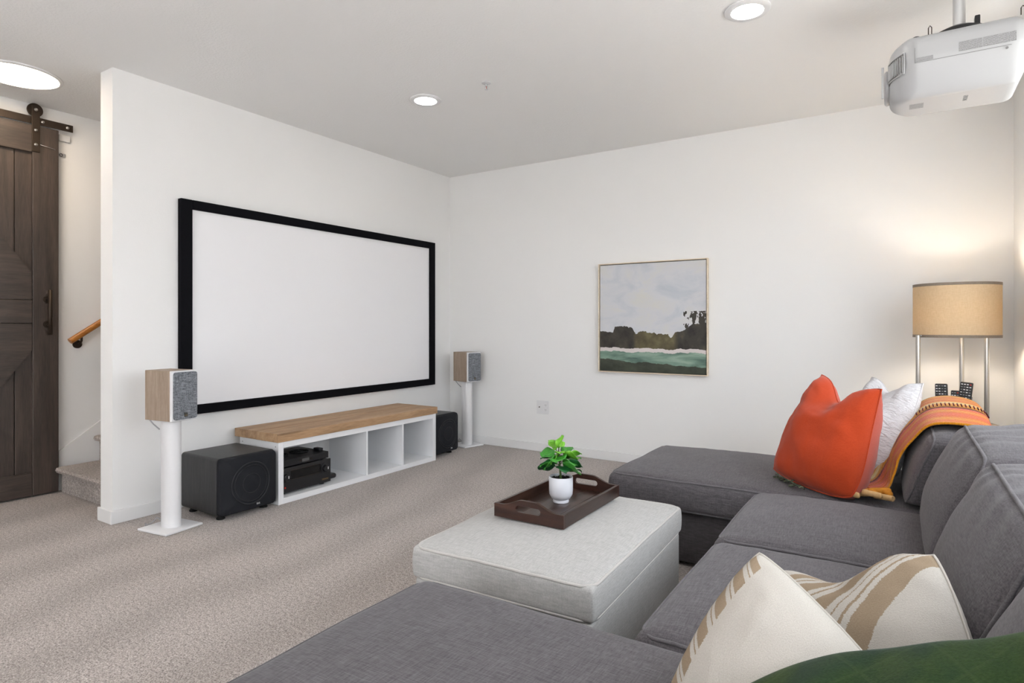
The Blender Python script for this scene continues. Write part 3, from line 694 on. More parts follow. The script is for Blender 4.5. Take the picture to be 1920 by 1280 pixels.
for y in (ry0 + 0.04, ry1 - 0.05):
    for x in (-3.85, -3.56): obj('foot', MB().cyl((x, y, rz1 - 0.0035), (x, y, rz1 + 0.007), 0.010, n=12), M['rubber'], fu, world=True)
ck = thing('small_black_adapter', 'small black box on the end of the cooling unit', 'adapter', (-3.62, 2.985, rz1 + 0.052))
obj('case', MB().box(-0.035, 0.030, -0.018, 0.020, 0.0005, 0.020, 0.004), M['black'], ck, 'auto')
sb = thing('streaming_box', 'small rounded black streaming box standing beside the receiver', 'media box', (-3.66, 3.105, T))
obj('case', MB().softbox(0.05, 0.048, 0.018, 0.016, (10, 10, 6), lambda p, q: p + Vector((0, 0, 0.0185))), M['black'], sb, True)
obj('cable', MB().tube([(-0.045, -0.04, 0.02), (-0.06, -0.075, 0.05), (-0.03, -0.082, 0.10), (-0.05, -0.075, 0.14), (-0.09, -0.06, 0.12)], 0.0028), M['rubber'], sb, True)

# ------------------------------------------------------------------ subwoofers
def subwoofer(label, xf, y0, y1, xb):
    t = thing('subwoofer', label, 'subwoofer', ((xf + xb) / 2, (y0 + y1) / 2, 0), 0, 'subwoofers beside the bench')
    z0, z1, fd = 0.030, 0.380, 0.055
    cx_, cy_, cz_ = (xb + xf - fd) / 2, (y0 + y1) / 2, (z0 + z1) / 2
    hx_, hy_, hz_ = (xf - fd - xb) / 2, (y1 - y0) / 2, (z1 - z0) / 2
    def vertical_round(r, xa, xc, ys, zs, n=6):
        P = []
        for sy_, sz_, a0 in ((1, 1, 0), (-1, 1, PI / 2), (-1, -1, PI), (1, -1, 1.5 * PI)):
            for k in range(n + 1):
                a = a0 + PI / 2 * k / n
                P.append((cy_ + sy_ * (ys - r) + r * math.cos(a), cz_ + sz_ * (zs - r) + r * math.sin(a)))
        return P
    P = vertical_round(0.022, 0, 0, hy_, hz_)
    obj('cabinet', MB().prism(P, xb, xf - fd, 'X'), M['blackash'], t, 'auto', world=True)
    # curved cloth grille: bulges towards the room
    P2 = vertical_round(0.030, 0, 0, hy_ - 0.001, hz_ - 0.001, 8)
    g = MB(); rings = []
    for sc_, dx in ((1.0, -fd + 0.002), (1.0, -0.022), (0.985, -0.010), (0.95, -0.003), (0.6, 0.0), (0.3, 0.0), (0.0, 0.0)):
        ring = []
        for (y, z) in P2:
            yy = cy_ + (y - cy_) * sc_; zz = cz_ + (z - cz_) * sc_
            bul = 0.022 * (1 - ((yy - cy_) / hy_) ** 2) if dx > -0.03 else 0
            ring.append((xf - 0.02 + dx + bul if dx > -0.03 else xf + dx, yy, zz))
        rings.append(ring)
    n = len(P2); o0 = len(g.v)
    for ring in rings: g.v += ring
    for i in range(len(rings) - 1):
        for k in range(n): g.f.append((i * n + k, i * n + (k + 1) % n, (i + 1) * n + (k + 1) % n, (i + 1) * n + k))
    gr = obj('grille', g, M['grille'], t, 'auto', world=True)
    # driver rings showing through the cloth, slightly paler than it
    sx_ = lambda dy: xf - 0.02 + 0.022 * (1 - (dy / hy_) ** 2)
    xs_ = sx_(0.045)
    ring = MB()
    for R, rr in ((0.130, 0.0035), (0.112, 0.002), (0.060, 0.002)):
        ring.tube([(sx_(R * math.cos(a)) - 0.0005, cy_ + R * math.cos(a), cz_ + R * math.sin(a)) for a in [2 * PI * k / 56 for k in range(56)]], rr, 8, True)
    obj('driver_ring', ring, plain('driver_ring_black', (0.017, 0.018, 0.022, 1), 0.6), gr, True, world=True)
    text('logo_lettering', 'SVS', 0.016, M['white_print'], t, (xs_ + 0.0006 - (xf + xb) / 2, 0.045, z0 + 0.035), (PI / 2, 0, PI / 2))
    for x in (xb + 0.05, xf - fd - 0.04):
        for y in (y0 + 0.05, y1 - 0.05):
            obj('foot', MB().lathe([(0.024, 0.0005), (0.026, 0.008), (0.020, 0.012), (0.016, z0 + 0.001)], 20, (x, y, 0)), M['rubber'], t, 'auto', world=True)
    return t
subwoofer('black cube subwoofer in front of the bench end beside the near speaker stand', -3.440, 2.122, 2.520, -3.885)
subwoofer('black cube subwoofer tucked behind the far end of the media bench', -3.500, 4.185, 4.535, -3.90)

# ------------------------------------------------------------------ bookshelf speakers and stands
def speaker_pair(cx_, cy_, phi, l_stand, l_spk, back_cable):
    R = math.radians(phi)
    s = thing('speaker_stand', l_stand, 'speaker stand', (cx_, cy_, 0), R, 'white speaker stands')
    base = MB().softbox(0.125, 0.120, 0.007, 0.006, (20, 20, 4), lambda p, q: Vector((p.x - 0.005, p.y, p.z + 0.0075)))
    obj('base_plate', base, M['white_metal'], s, 'auto')
    col = MB().lathe([(1.0, 0.0145), (1.0, 0.634)], 36, (0, 0, 0), 'Z', 0.062, 0.048)
    obj('column', col, M['white_metal'], s, 'auto')
    obj('top_plate', MB().box(-0.085, 0.085, -0.065, 0.065, 0.634, 0.641, 0.002), M['white_metal'], s)
    cb = MB().tube([(-0.125, -0.03, 0.660), (-0.118, -0.05, 0.635), (-0.085, -0.05, 0.612), (-0.060, -0.030, 0.58)], 0.004)
    obj('cable', cb, M['cable_grey'], s, True)
    obj('floor_cable', MB().tube([(-0.05, 0.0, 0.02), (-0.10, -0.02, 0.055), (-0.13, -0.03, 0.02), (-0.16, -0.05, 0.006), (-0.2, -0.02, 0.005)], 0.0035), M['cable_grey'], s, True)
    p = thing('bookshelf_speaker', l_spk, 'speaker', (cx_, cy_, 0.641), R, 'oak bookshelf speakers')
    hw, hd, hh = 0.081, 0.117, 0.290
    obj('cabinet', MB().box(-hd, hd - 0.020, -hw, hw, 0.0005, hh, 0.002), M['oak'], p)
    obj('front_baffle', MB().box(hd - 0.020, hd, -hw, hw, 0.0005, hh, 0.003), M['white_metal'], p)
    def rr(w_, h_, r, n=6):
        P = []
        for sy_, sz_, a0 in ((1, 1, 0), (-1, 1, PI / 2), (-1, -1, PI), (1, -1, 1.5 * PI)):
            for k in range(n + 1):
                a = a0 + PI / 2 * k / n
                P.append((sy_ * (w_ - r) + r * math.cos(a), hh / 2 + sz_ * (h_ - r) + r * math.sin(a)))
        return P
    g = MB().prism(rr(hw - 0.007, hh / 2 - 0.008, 0.016), hd, hd + 0.010, 'X')
    gr = obj('grille', g, M['grille_cloth'], p, 'auto')
    obj('badge', MB().box(hd + 0.010, hd + 0.0115, -0.011, 0.011, 0.022, 0.046), plain('badge_metal', (0.10, 0.10, 0.09, 1), 0.4, 0.7), gr)
    obj('lettering_line', MB().box(hd + 0.0113, hd + 0.0118, -0.008, 0.008, 0.030, 0.032), M['brass'], gr)
speaker_pair(-3.626, 1.92, 8, 'white oval column speaker stand in front of the wall end', 'grey oak bookshelf speaker on the stand nearest the sliding door', True)
speaker_pair(-3.655, 4.845, -15, 'white oval column speaker stand in the room corner', 'grey oak bookshelf speaker on the stand in the room corner', True)

# ------------------------------------------------------------------ ceiling projector and mount
pm = thing('projector_mount', 'silver ceiling pole with black clamp holding the projector', 'mount', (0.215, 3.42, H))
obj('ceiling_plate', MB().cyl((0, 0, -0.012), (0, 0, -0.0005), 0.07, n=32), M['white_metal'], pm, 'auto')
obj('pole', MB().cyl((0, 0, -0.205), (0, 0, -0.01), 0.024, n=28), M['alu'], pm, 'auto')
obj('clamp_plate', MB().lathe([(0.105, -0.262), (0.11, -0.25), (0.10, -0.225), (0.06, -0.205), (0.0, -0.205)], 36), M['black'], pm, 'auto')
obj('clamp_lever', MB().box(0.055, 0.075, -0.02, 0.02, -0.225, -0.165, 0.004), M['black'], pm)
for a in (0.7, 2.3, 3.9, 5.5): obj('mount_arm', MB().box(-0.010, 0.010, 0.08, 0.16, -0.268, -0.256, 0.002), M['black'], pm).rotation_euler = (0, 0, a)
for x, y in ((-0.115, -0.185), (0.20, -0.185)):
    obj('wire_loop', MB().tube([(x - 0.006, y, -0.2735), (x - 0.006, y, -0.245), (x, y, -0.236), (x + 0.006, y, -0.245), (x + 0.006, y, -0.2735)], 0.002, 6), M['iron'], pm, True)
PX0, PX1, PY0, PY1, PZ0, PZ1 = -0.055, 0.425, 3.20, 3.66, 2.215, 2.470
pj = thing('projector', 'white home cinema projector hanging upside down from the ceiling mount', 'projector', ((PX0 + PX1) / 2, (PY0 + PY1) / 2, PZ0))
hx_, hy_, hz_ = (PX1 - PX0) / 2, (PY1 - PY0) / 2, (PZ1 - PZ0) / 2
def pj_fn(p, q):
    # the sides slope in towards the underside, ends round off
    k = (hz_ - p.z) / (2 * hz_)                        # 0 at the top, 1 at the underside
    inset = 0.085 * max(0.0, (k - 0.42) / 0.58) ** 1.3
    y = p.y * (1 - inset / hy_ * 0.9); x = p.x
    ex = max(0.0, (abs(p.y) / hy_ - 0.30) / 0.70)
    if p.x < 0: x = p.x * (1 - 0.34 * ex ** 1.8)
    return Vector((x, y, p.z + hz_))
body = obj('body', MB().softbox(hx_, hy_, hz_, 0.045, (26, 26, 14), pj_fn), M['projector'], pj, True)
# exhaust grille at the screen end, lens ring, lamp door, foot, stickers
def front(y, z, d):                                  # point on the swept front, pushed out by d
    p = pj_fn(Vector((-hx_, y, z - hz_)), None); e = pj_fn(Vector((-hx_, y + .004, z - hz_)), None) - p
    return p + Vector((-e.y, e.x, 0)).normalized() * d
gp = [[front(-.205 + .0105 * i, .108 + .0085 * j - .00028 * (i - 5.5) * (9 - j), .0015) for j in range(10)] for i in range(12)]
gv = obj('vent', MB().grid(gp), plain('vent_plastic', (0.22, 0.20, 0.18, 1), 0.5), pj, True)
_m = gv.modifiers.new('thickness', 'SOLIDIFY'); _m.thickness = 0.004
for k in range(10):
    y = -.200 + k * .0115
    obj('vent_slat', MB().tube([front(y, .112 + .0075 * j, .004) for j in range(10)], 0.0030, 6), M['projector'], gv, True)
_rim = [front(-.207 + .0105 * i, .105, .003) for i in range(12)] + [front(-.0905, .105 + .0085 * j, .003) for j in range(11)] + [front(-.0905 - .0105 * i, .190, .003) for i in range(12)] + [front(-.207, .190 - .0085 * j, .003) for j in range(11)]
obj('vent_rim', MB().tube(_rim, 0.0035, 6, True), M['projector'], gv, True)
lens = obj('lens_ring', MB().lathe([(0.052, 0.0), (0.075, 0.0), (0.080, -0.022), (0.072, -0.030), (0.060, -0.030), (0.050, -0.01)], 40, (-hx_ + 0.01, 0.0, 0.112), 'X'), M['projector'], pj, 'auto')
obj('lens', MB().lathe([(0.051, 0.0), (0.048, -0.012), (0.03, -0.019), (0.0, -0.022)], 32, (-hx_ + 0.012, 0.0, 0.112), 'X'), plain('lens_glass', (0.01, 0.01, 0.02, 1), 0.05), lens, True)
obj('lens_shutter_plate', MB().box(-hx_ - 0.030, -hx_ - 0.020, -0.098, -0.085, 0.04, 0.185, 0.003), M['projector'], pj)
ys = -hy_ - 0.0006
obj('panel_seam', MB().box(-hx_ + 0.098, hx_ - 0.05, ys, ys + 0.002, 0.128, 0.1295), M['grey_print'], pj)
obj('panel_seam', MB().box(-hx_ + 0.098, -hx_ + 0.0995, ys, ys + 0.002, 0.128, 0.195), M['grey_print'], pj)
def sticker(name, x0, x1, z0, z1):
    m = MB().box(x0, x1, ys - 0.0004, ys + 0.001, z0, z1); m.uv[2] = [(0, 0), (1, 0), (1, 1), (0, 1)]
    return obj(name, m, M['label'], pj)
sticker('warning_sticker', 0.015, 0.095, 0.142, 0.182); sticker('warning_sticker', 0.097, 0.205, 0.142, 0.182); sticker('info_sticker', -hx_ + 0.105, -hx_ + 0.165, 0.133, 0.149)
obj('screw', MB().cyl((0.175, ys - 0.001, 0.118), (0.175, ys + 0.002, 0.118), 0.005, n=14), M['grey_print'], pj)
for x, y in ((-hx_ + 0.105, -hy_ + 0.07), (-hx_ + 0.105, hy_ - 0.07)):
    obj('foot', MB().lathe([(0.018, 0), (0.018, 0.010), (0.012, 0.014), (0, 0.014)], 20, (x, y, 2 * hz_ - 0.002)), M['rubber'], pj, 'auto')
text('logo_lettering', 'EPSON', 0.024, M['grey_print'], pj, (0.05, -0.03, -0.0006), (PI, 0, PI / 2))
m_ = MB().box(-0.16, -0.105, -0.06, 0.01, -0.0008, 0.001); m_.uv[0] = [(0, 0), (1, 0), (1, 1), (0, 1)]
obj('control_legend', m_, M['label'], pj)

# ------------------------------------------------------------------ sectional sofa
sofa = thing('sectional_sofa', 'charcoal linen U shaped sectional sofa with two chaise ends', 'sofa', (-0.40, 2.15, 0))
def seat_cushion(x0, x1, y0, y1, z0, z1, crown, r=0.055, seed=0.0, mat='sofa', parent=None, pipes=True, wr=0.004, belly=0.012):
    cx_, cy_, cz_ = (x0 + x1) / 2, (y0 + y1) / 2, (z0 + z1) / 2
    hx_, hy_, hz_ = (x1 - x0) / 2, (y1 - y0) / 2, (z1 - z0) / 2
    def fn(p, q):
        f = max(0, 1 - (p.x / hx_) ** 2) ** .6 * max(0, 1 - (p.y / hy_) ** 2) ** .6
        up = max(0.0, p.z / hz_)
        z = p.z + crown * f * up
        sd = belly * (1 - (p.z / hz_) ** 2)            # sides belly out
        x = p.x + sd * (1 if p.x > 0 else -1) * (abs(p.x) / hx_) ** 6; y = p.y + sd * (1 if p.y > 0 else -1) * (abs(p.y) / hy_) ** 6
        w_ = wr * (nz((x, y, z), 5, seed) + 0.6 * nz((x * 2, y * .6, z), 9, seed + 3))
        return Vector((x + cx_, y + cy_, z + cz_ + w_ * (0.3 + 0.7 * up)))
    n = (max(14, int((x1 - x0) * 36)), max(14, int((y1 - y0) * 36)), 10)
    c = obj('seat_cushion', MB().softbox(hx_, hy_, hz_, r, n, fn), M[mat], parent, True, world=True)
    if pipes:
        for zz, off in ((hz_ - r * 0.30, 0.3), (-hz_ + r * 0.30, 0.45)):
            P = []
            rc_ = 0.05
            for sx_, sy_, a0 in ((1, 1, 0), (-1, 1, PI / 2), (-1, -1, PI), (1, -1, 1.5 * PI)):
                for k in range(7):
                    a = a0 + PI / 2 * k / 6
                    P.append(Vector((sx_ * (hx_ - rc_) + rc_ * math.cos(a), sy_ * (hy_ - rc_) + rc_ * math.sin(a), zz)))
            Q = []
            for k in range(len(P)):
                a, b = P[k], P[(k + 1) % len(P)]
                m = max(1, int((b - a).length / 0.04))
                Q += [a.lerp(b, i / m) for i in range(m)]
            ins = r * 0.29
            Q = [Vector((v.x * (1 - ins / hx_) , v.y * (1 - ins / hy_), v.z)) for v in Q]
            Q = [fn(v, None) for v in Q]
            obj('piping', MB().tube(Q, 0.0052, 8, True), M['piping' if mat == 'sofa' else 'ottoman_pipe'], c, True, world=True)
    return c
ZB, ZT = 0.275, 0.432
seat_cushion(-1.29, 0.10, 2.935, 3.80, ZB, ZT, 0.032, 0.035, seed=1, parent=sofa)
seat_cushion(-0.565, 0.14, 2.205, 2.930, ZB + .002, ZT + .004, 0.040, 0.035, seed=2, parent=sofa)
seat_cushion(-0.560, 0.14, 1.425, 2.200, ZB + .001, ZT, 0.040, 0.035, seed=3, parent=sofa)
seat_cushion(-1.235, 0.14, 0.50, 1.418, ZB, ZT - .004, 0.036, r=0.05, seed=4, parent=sofa)
def base(x0, x1, y0, y1, z1=ZB - 0.004):
    b = obj('base', MB().box(x0, x1, y0, y1, 0.022, z1, 0.008), M['sofa_base'], sofa, 'auto', world=True)
    for x in (x0 + 0.06, x1 - 0.06):
        for y in (y0 + 0.06, y1 - 0.06): obj('foot', MB().cyl((x, y, 0.0005), (x, y, 0.03), 0.022, n=14), M['rubber'], b, world=True)
base(-1.255, 0.28, 2.985, 3.79); base(-0.52, 0.28, 1.425, 2.980); base(-1.20, 0.28, 0.52, 1.41)
obj('back_frame', MB().box(0.285, 0.50, 0.50, 3.79, 0.022, 0.60, 0.03), M['sofa_base'], sofa, 'auto', world=True)
obj('armrest', MB().box(-0.60, 0.28, 0.28, 0.495, 0.022, 0.56, 0.03), M['sofa_base'], sofa, 'auto', world=True)

def back_cushion(y0, y1, FB, FT, BT_, BB, seed, bulge=0.055, tilt=0.0):
    hy_, hz_, hx_ = (y1 - y0) / 2, 0.20, 0.12
    FB, FT, BT_, BB = (Vector((a[0], 0, a[1])) for a in (FB, FT, BT_, BB))
    def fn(p, q):
        u = (p.x / hx_ + 1) / 2; w = (p.z / hz_ + 1) / 2; v = p.y / hy_
        fw = max(0, 1 - v * v)
        y = p.y * (1 - 0.05 * (1 - (2 * w - 1) ** 2) * 0 - 0.035 * (1 - abs(2 * u - 1)) )
        pt = FB.lerp(BB, u).lerp(FT.lerp(BT_, u), w)
        n_f = Vector((-(FT - FB).z, 0, (FT - FB).x)).normalized()
        face = max(0.0, 1 - 2 * u)
        pt = pt + n_f * bulge * face * fw ** .5 * max(0, math.sin(PI * min(1, max(0, w * .92 + .02)))) ** .7
        top = max(0.0, 2 * w - 1) ** 2
        pt.z += tilt * v * w + 0.022 * top * fw ** .4 - 0.012 * (1 - fw) ** 3 * top
        s = 0.0050 * nz((y * .6 + 5, pt.x * 3, pt.z * 3), 4, seed) + 0.003 * nz((y, pt.x, pt.z), 11, seed)
        # gathers running away from the top seam
        g = math.exp(-((w - 0.95) / 0.16) ** 2) if face > 0 else 0.8 * top
        s += 0.0045 * g * math.sin(46 * y + 4 * nz((y, pt.x, pt.z), 5, seed + 9)) * (0.4 + 0.6 * abs(nz((y, 0, 0), 6, seed)))
        pt = pt + Vector((-0.7 * s if face > 0 else 0, 0, s if top > 0.2 else 0))
        return Vector((pt.x, y + (y0 + y1) / 2, pt.z))
    c = obj('back_cushion', MB().softbox(hx_, hy_, hz_, 0.035, (14, 44, 24), fn), M['sofa'], sofa, True, world=True)
    # piping round the front panel and the rear edge of the top panel
    for sx in (-1, 1):
        P = []
        rc_ = 0.05
        for sy_, sz_, a0 in ((1, 1, 0), (-1, 1, PI / 2), (-1, -1, PI), (1, -1, 1.5 * PI)):
            for k in range(6):
                a = a0 + PI / 2 * k / 5
                P.append(Vector((sx * (hx_ - 0.010), sy_ * (hy_ - rc_) + (rc_ - 0.009) * math.cos(a), sz_ * (hz_ - rc_) + (rc_ - 0.009) * math.sin(a))))
        Q = []
        for k in range(len(P)):
            a, b = P[k], P[(k + 1) % len(P)]
            m = max(1, int((b - a).length / 0.025)); Q += [a.lerp(b, i / m) for i in range(m)]
        obj('piping', MB().tube([fn(v, None) for v in Q], 0.005, 8, True), M['piping'], c, True, world=True)
back_cushion(2.955, 3.815, (0.0, .455), (.105, .755), (.305, .762), (.27, .45), 1.3, 0.035, 0.022)
back_cushion(2.185, 2.945, (.06, .455), (.205, .800), (.40, .825), (.29, .45), 2.6)
back_cushion(1.420, 2.185, (.06, .455), (.215, .800), (.41, .825), (.29, .45), 3.9)
back_cushion(0.520, 1.415, (.07, .455), (.225, .790), (.42, .815), (.29, .45), 5.1)

# ------------------------------------------------------------------ ottoman
ot = thing('ottoman', 'pale grey linen storage ottoman with piped lid', 'ottoman', (-1.15, 2.14, 0), math.radians(2.0))
ow, ol = 0.350, 0.488
def ottoman_lid():
    c = seat_cushion(-1.15 - ow, -1.15 + ow, 2.14 - ol, 2.14 + ol, 0.288, 0.398, 0.038, 0.014, 8, 'ottoman', None, True, 0.003, 0.004)
    return c
lid = ottoman_lid(); lid.name = 'lid'
lid.location = (-(-1.15), -2.14, 0); lid.parent = ot
for ch in list(bpy.data.objects):
    if ch.parent == lid: pass
obj('body', MB().softbox(ow - 0.006, ol - 0.006, 0.138, 0.014, (16, 20, 8), lambda p, q: p + Vector((0, 0, 0.150))), M['ottoman'], ot, True)
for sx in (-1, 1):
    for sy in (-1, 1):
        obj('foot', MB().cyl((sx * (ow - .06), sy * (ol - .06), 0.0005), (sx * (ow - .06), sy * (ol - .06), 0.016), 0.02, n=12), M['rubber'], ot)

# ------------------------------------------------------------------ tray
TZ = 0.4368
tx0, tx1, ty0, ty1, th = -1.362, -1.052, 1.985, 2.505, 0.058
tray = thing('serving_tray', 'dark stained wooden serving tray with cut out handles on the ottoman', 'tray', ((tx0 + tx1) / 2, (ty0 + ty1) / 2, TZ))
q = 0.013
nb = 4
for k in range(nb):
    a = tx0 + q + (tx1 - tx0 - 2 * q) * k / nb; b = tx0 + q + (tx1 - tx0 - 2 * q) * (k + 1) / nb
    obj('bed_board', MB().box(a + 0.0004, b - 0.0004, ty0 + q, ty1 - q, TZ + 0.001, TZ + 0.010, 0.001), M['traybed'], tray, world=True)
for x in (tx0, tx1 - q): obj('side_rail', MB().box(x, x + q, ty0 + q, ty1 - q, TZ + 0.001, TZ + th - 0.006, 0.0015), M['traybed'], tray, world=True)
def handle_end(y0, y1):
    bm = bmesh.new()
    top = [(tx0, th - 0.006)]
    w_ = tx1 - tx0
    for k in range(25):
        s = k / 24; e = 0.5 - 0.5 * math.cos(2 * PI * min(1, max(0, (s - .12) / .76)))
        top.append((tx0 + w_ * s, th - 0.006 + 0.028 * min(1, e * 1.25) ** .8))
    outer = [(tx0, 0.001), (tx1, 0.001)] + top[::-1]
    hole = []
    hw, hh_, zc = 0.056, 0.0125, 0.046
    for sx, a0 in ((1, -PI / 2), (-1, PI / 2)):
        for k in range(9):
            a = a0 + PI * k / 8
            hole.append(((tx0 + tx1) / 2 + sx * (hw - hh_) + hh_ * math.cos(a), zc + hh_ * math.sin(a)))
    for P in (outer, hole):
        vs = [bm.verts.new((x, y0, TZ + z)) for x, z in P]
        for k in range(len(vs)):
            try: bm.edges.new((vs[k], vs[(k + 1) % len(vs)]))
            except ValueError: pass
    bmesh.ops.remove_doubles(bm, verts=bm.verts, dist=1e-5)
    bmesh.ops.triangle_fill(bm, use_beauty=True, edges=bm.edges)
    g = bmesh.ops.extrude_face_region(bm, geom=list(bm.faces))
    for v in g['geom']:
        if isinstance(v, bmesh.types.BMVert): v.co.y = y1
    return MB().bm(bm)
for a in (ty0, ty1 - q): obj('handle_end', handle_end(a, a + q), M['tray'], tray, world=True)

# ------------------------------------------------------------------ potted plant on the tray
pz = TZ + 0.0105
plant = thing('potted_plant', 'small green leafy plant in a white pot on the tray', 'plant', (-1.215, 2.268, pz))
obj('pot', MB().lathe([(0.0, 0.0005), (0.033, 0.0005), (0.034, 0.006), (0.031, 0.012), (0.040, 0.018), (0.049, 0.034), (0.0505, 0.055), (0.0505, 0.106), (0.049, 0.108), (0.0475, 0.106), (0.047, 0.090), (0.0, 0.088)], 44), M['ceramic'], plant, 'auto')
so = MB()
rs = random.Random(3)
so.lathe([(0.0, 0.098), (0.03, 0.097), (0.0465, 0.094), (0.0465, 0.089)], 28)
for k in range(60):
    a, r = rs.random() * 2 * PI, 0.044 * math.sqrt(rs.random())
    so.box(r * math.cos(a) - .003, r * math.cos(a) + .003, r * math.sin(a) - .003, r * math.sin(a) + .003, 0.093, 0.099 + rs.random() * .004)
obj('soil', so, M['soil'], plant)
CR = Vector((0.8407, 0.5415, 0)); CF = Vector((-0.5415, 0.8407, 0))
stem_pts = [Vector((0, 0, 0.09)), Vector((0, 0, 0.12)) + CR * -.002, Vector((0, 0, 0.165)) - CR * .006, Vector((0, 0, 0.215)) - CR * .010]
obj('stem', MB().tube(stem_pts, [0.006, 0.0045, 0.0035, 0.0025], 8), M['stem'], plant, True)
def leaf(base_h, dx, dz, df, L, W, mat, curl=0.25, roll=0.0):
    """leaf from the stem at base_h towards (dx right, dz up, df away), length L, width W"""
    b = Vector((0, 0, base_h)) - CR * (0.010 * (base_h - .09) / .12)
    d = (CR * dx + Vector((0, 0, dz)) + CF * df).normalized()
    side = d.cross(Vector((0, 0, 1)))
    side = side.normalized() if side.length > 0.15 else CR.copy()
    up = side.cross(d).normalized()
    rot = Matrix.Rotation(roll, 3, d); side = rot @ side; up = rot @ up
    P = []
    nu, nv = 9, 7
    for i in range(nu):
        s = i / (nu - 1)
        wd = 1.65 * W * (math.sin(PI * min(1, s ** 0.75 * 1.0)) ** 0.55) * (0.80 + 0.30 * s) if 0 < s < 1 else 0.0012
        row = []
        for j in range(nv):
            t_ = 2 * j / (nv - 1) - 1
            p = b + d * (0.018 + L * s) + side * wd * t_ + up * (0.20 * wd * abs(t_) ** 1.5 - curl * L * s * s * 0.6 + 0.004 * math.sin(s * 9 + t_ * 2))
            row.append(p)
        P.append(row)
    m = MB().grid(P)
    o = obj('leaf', m, M[mat], plant, True)
    md = o.modifiers.new('thickness', 'SOLIDIFY'); md.thickness = 0.0008
    obj('leaf_stalk', MB().tube([b - Vector((0, 0, .012)), b + d * .008, b + d * 0.024], [0.0022, 0.0018, 0.0014], 6), M['stem'], o, True)
for a in (
    (0.212, 0.15, 1.0, -0.25, 0.058, 0.023, 'leaf_light', 0.1, 0.5), (0.205, -0.62, .8, 0.1, 0.050, 0.018, 'leaf_light', 0.1, -0.4),
    (0.195, -1.0, .12, 0.35, 0.066, 0.021, 'leaf_mid', 0.15, -0.5), (0.185, -1.0, -.05, .6, 0.072, 0.022, 'leaf_dark', 0.2, 0.1),
    (0.200, -0.55, -.30, -.8, 0.055, 0.020, 'leaf_light', 0.2, 0.7), (0.180, -0.75, -.25, -.6, 0.072, 0.031, 'leaf_mid', 0.2, 0.75),
    (0.195, 0.80, .05, -.35, 0.070, 0.026, 'leaf_light', 0.3, -0.6), (0.200, 0.85, .35, .5, 0.060, 0.020, 'leaf_mid', 0.2, 0.1),
    (0.178, 1.0, .02, .35, 0.085, 0.022, 'leaf_mid', 0.1, 0.0), (0.165, 1.0, -.08, -.1, 0.080, 0.025, 'leaf_dark', 0.2, -0.6),
    (0.150, -1.0, .0, -.15, 0.078, 0.026, 'leaf_dark', 0.1, 0.8), (0.140, 0.85, .16, -.55, 0.085, 0.033, 'leaf_mid', 0.55, -0.7),
    (0.138, 0.95, -.05, .45, 0.090, 0.024, 'leaf_dark', 0.35, 0.0), (0.215, 0.1, .55, .75, 0.045, 0.017, 'leaf_light', 0.1, 0.2),
    (0.168, 0.2, .15, 1.0, 0.075, 0.026, 'leaf_dark', 0.2, 0.0), (0.205, 0.05, .3, -1.0, 0.042, 0.014, 'leaf_light', 0.2, 0.0),
    (0.158, -0.9, .2, -.5, 0.080, 0.028, 'leaf_mid', 0.35, 0.5), (0.172, 0.7, .1, -.7, 0.074, 0.027, 'leaf_mid', 0.35, -0.4),
    (0.188, -0.2, .2, -1.0, 0.066, 0.026, 'leaf_mid', 0.5, 0.2), (0.182, 0.9, .25, .1, 0.080, 0.024, 'leaf_light', 0.2, -0.5), (0.150, 0.3, .1, -1.0, 0.06, 0.022, 'leaf_dark', 0.5, 0.0)):
    leaf(*a)

# ------------------------------------------------------------------ floor lamp
LX, LY = 0.268, 4.50
lamp = thing('floor_lamp', 'lit linen drum shade floor lamp with three steel poles and a shelf', 'lamp', (LX, LY, 0))
SZ0, SZ1, SR = 1.122, 1.440, 0.217
obj('shade', MB().lathe([(SR, SZ0), (SR, SZ1), (SR - 0.002, SZ1), (SR - 0.002, SZ0), (SR, SZ0)], 64), M['shade'], lamp, 'auto').location = (0, 0, 0)
for z in (SZ0, SZ1 - 0.014):
    obj('shade_trim', MB().lathe([(SR + 0.001, z - .001), (SR + 0.001, z + 0.015), (SR - 0.003, z + 0.015), (SR - 0.003, z - .001), (SR + 0.001, z - .001)], 64), M['shade_trim'], lamp, 'auto')
poles = [(0.076 - LX, 4.36 - LY), (0.404 - LX, 4.40 - LY), (0.305 - LX, 4.66 - LY)]
for x, y in poles: obj('pole', MB().cyl((x, y, 0.02), (x, y, SZ0 + 0.012), 0.0125, n=20), M['steel'], lamp, 'auto')
obj('base_ring', MB().lathe([(0.16, 0.0005), (0.225, 0.0005), (0.225, 0.02), (0.16, 0.02), (0.16, 0.0005)], 48), M['steel'], lamp, 'auto')
obj('shelf', MB().lathe([(0.0, 0.585), (0.205, 0.585), (0.208, 0.595), (0.205, 0.605), (0.0, 0.605)], 48), M['shelf'], lamp, 'auto')
obj('shelf_rim', MB().lathe([(0.205, 0.583), (0.214, 0.583), (0.214, 0.607), (0.205, 0.607), (0.205, 0.583)], 48), M['steel'], lamp, 'auto')
sp_ = MB()
for x, y in poles: sp_.tube([(x, y, SZ0 + 0.008), (0, 0, SZ0 + 0.02)], 0.004)
obj('spider', sp_, M['steel'], lamp, True)
obj('socket', MB().cyl((0, 0, SZ0 + 0.015), (0, 0, SZ0 + 0.085), 0.02), M['white_plastic'], lamp, 'auto')
obj('bulb', MB().lathe([(0.013, SZ0 + 0.085), (0.016, SZ0 + 0.10), (0.030, SZ0 + 0.13), (0.030, SZ0 + 0.155), (0.018, SZ0 + 0.178), (0.0, SZ0 + 0.183)], 24), M['bulb'], lamp, True)

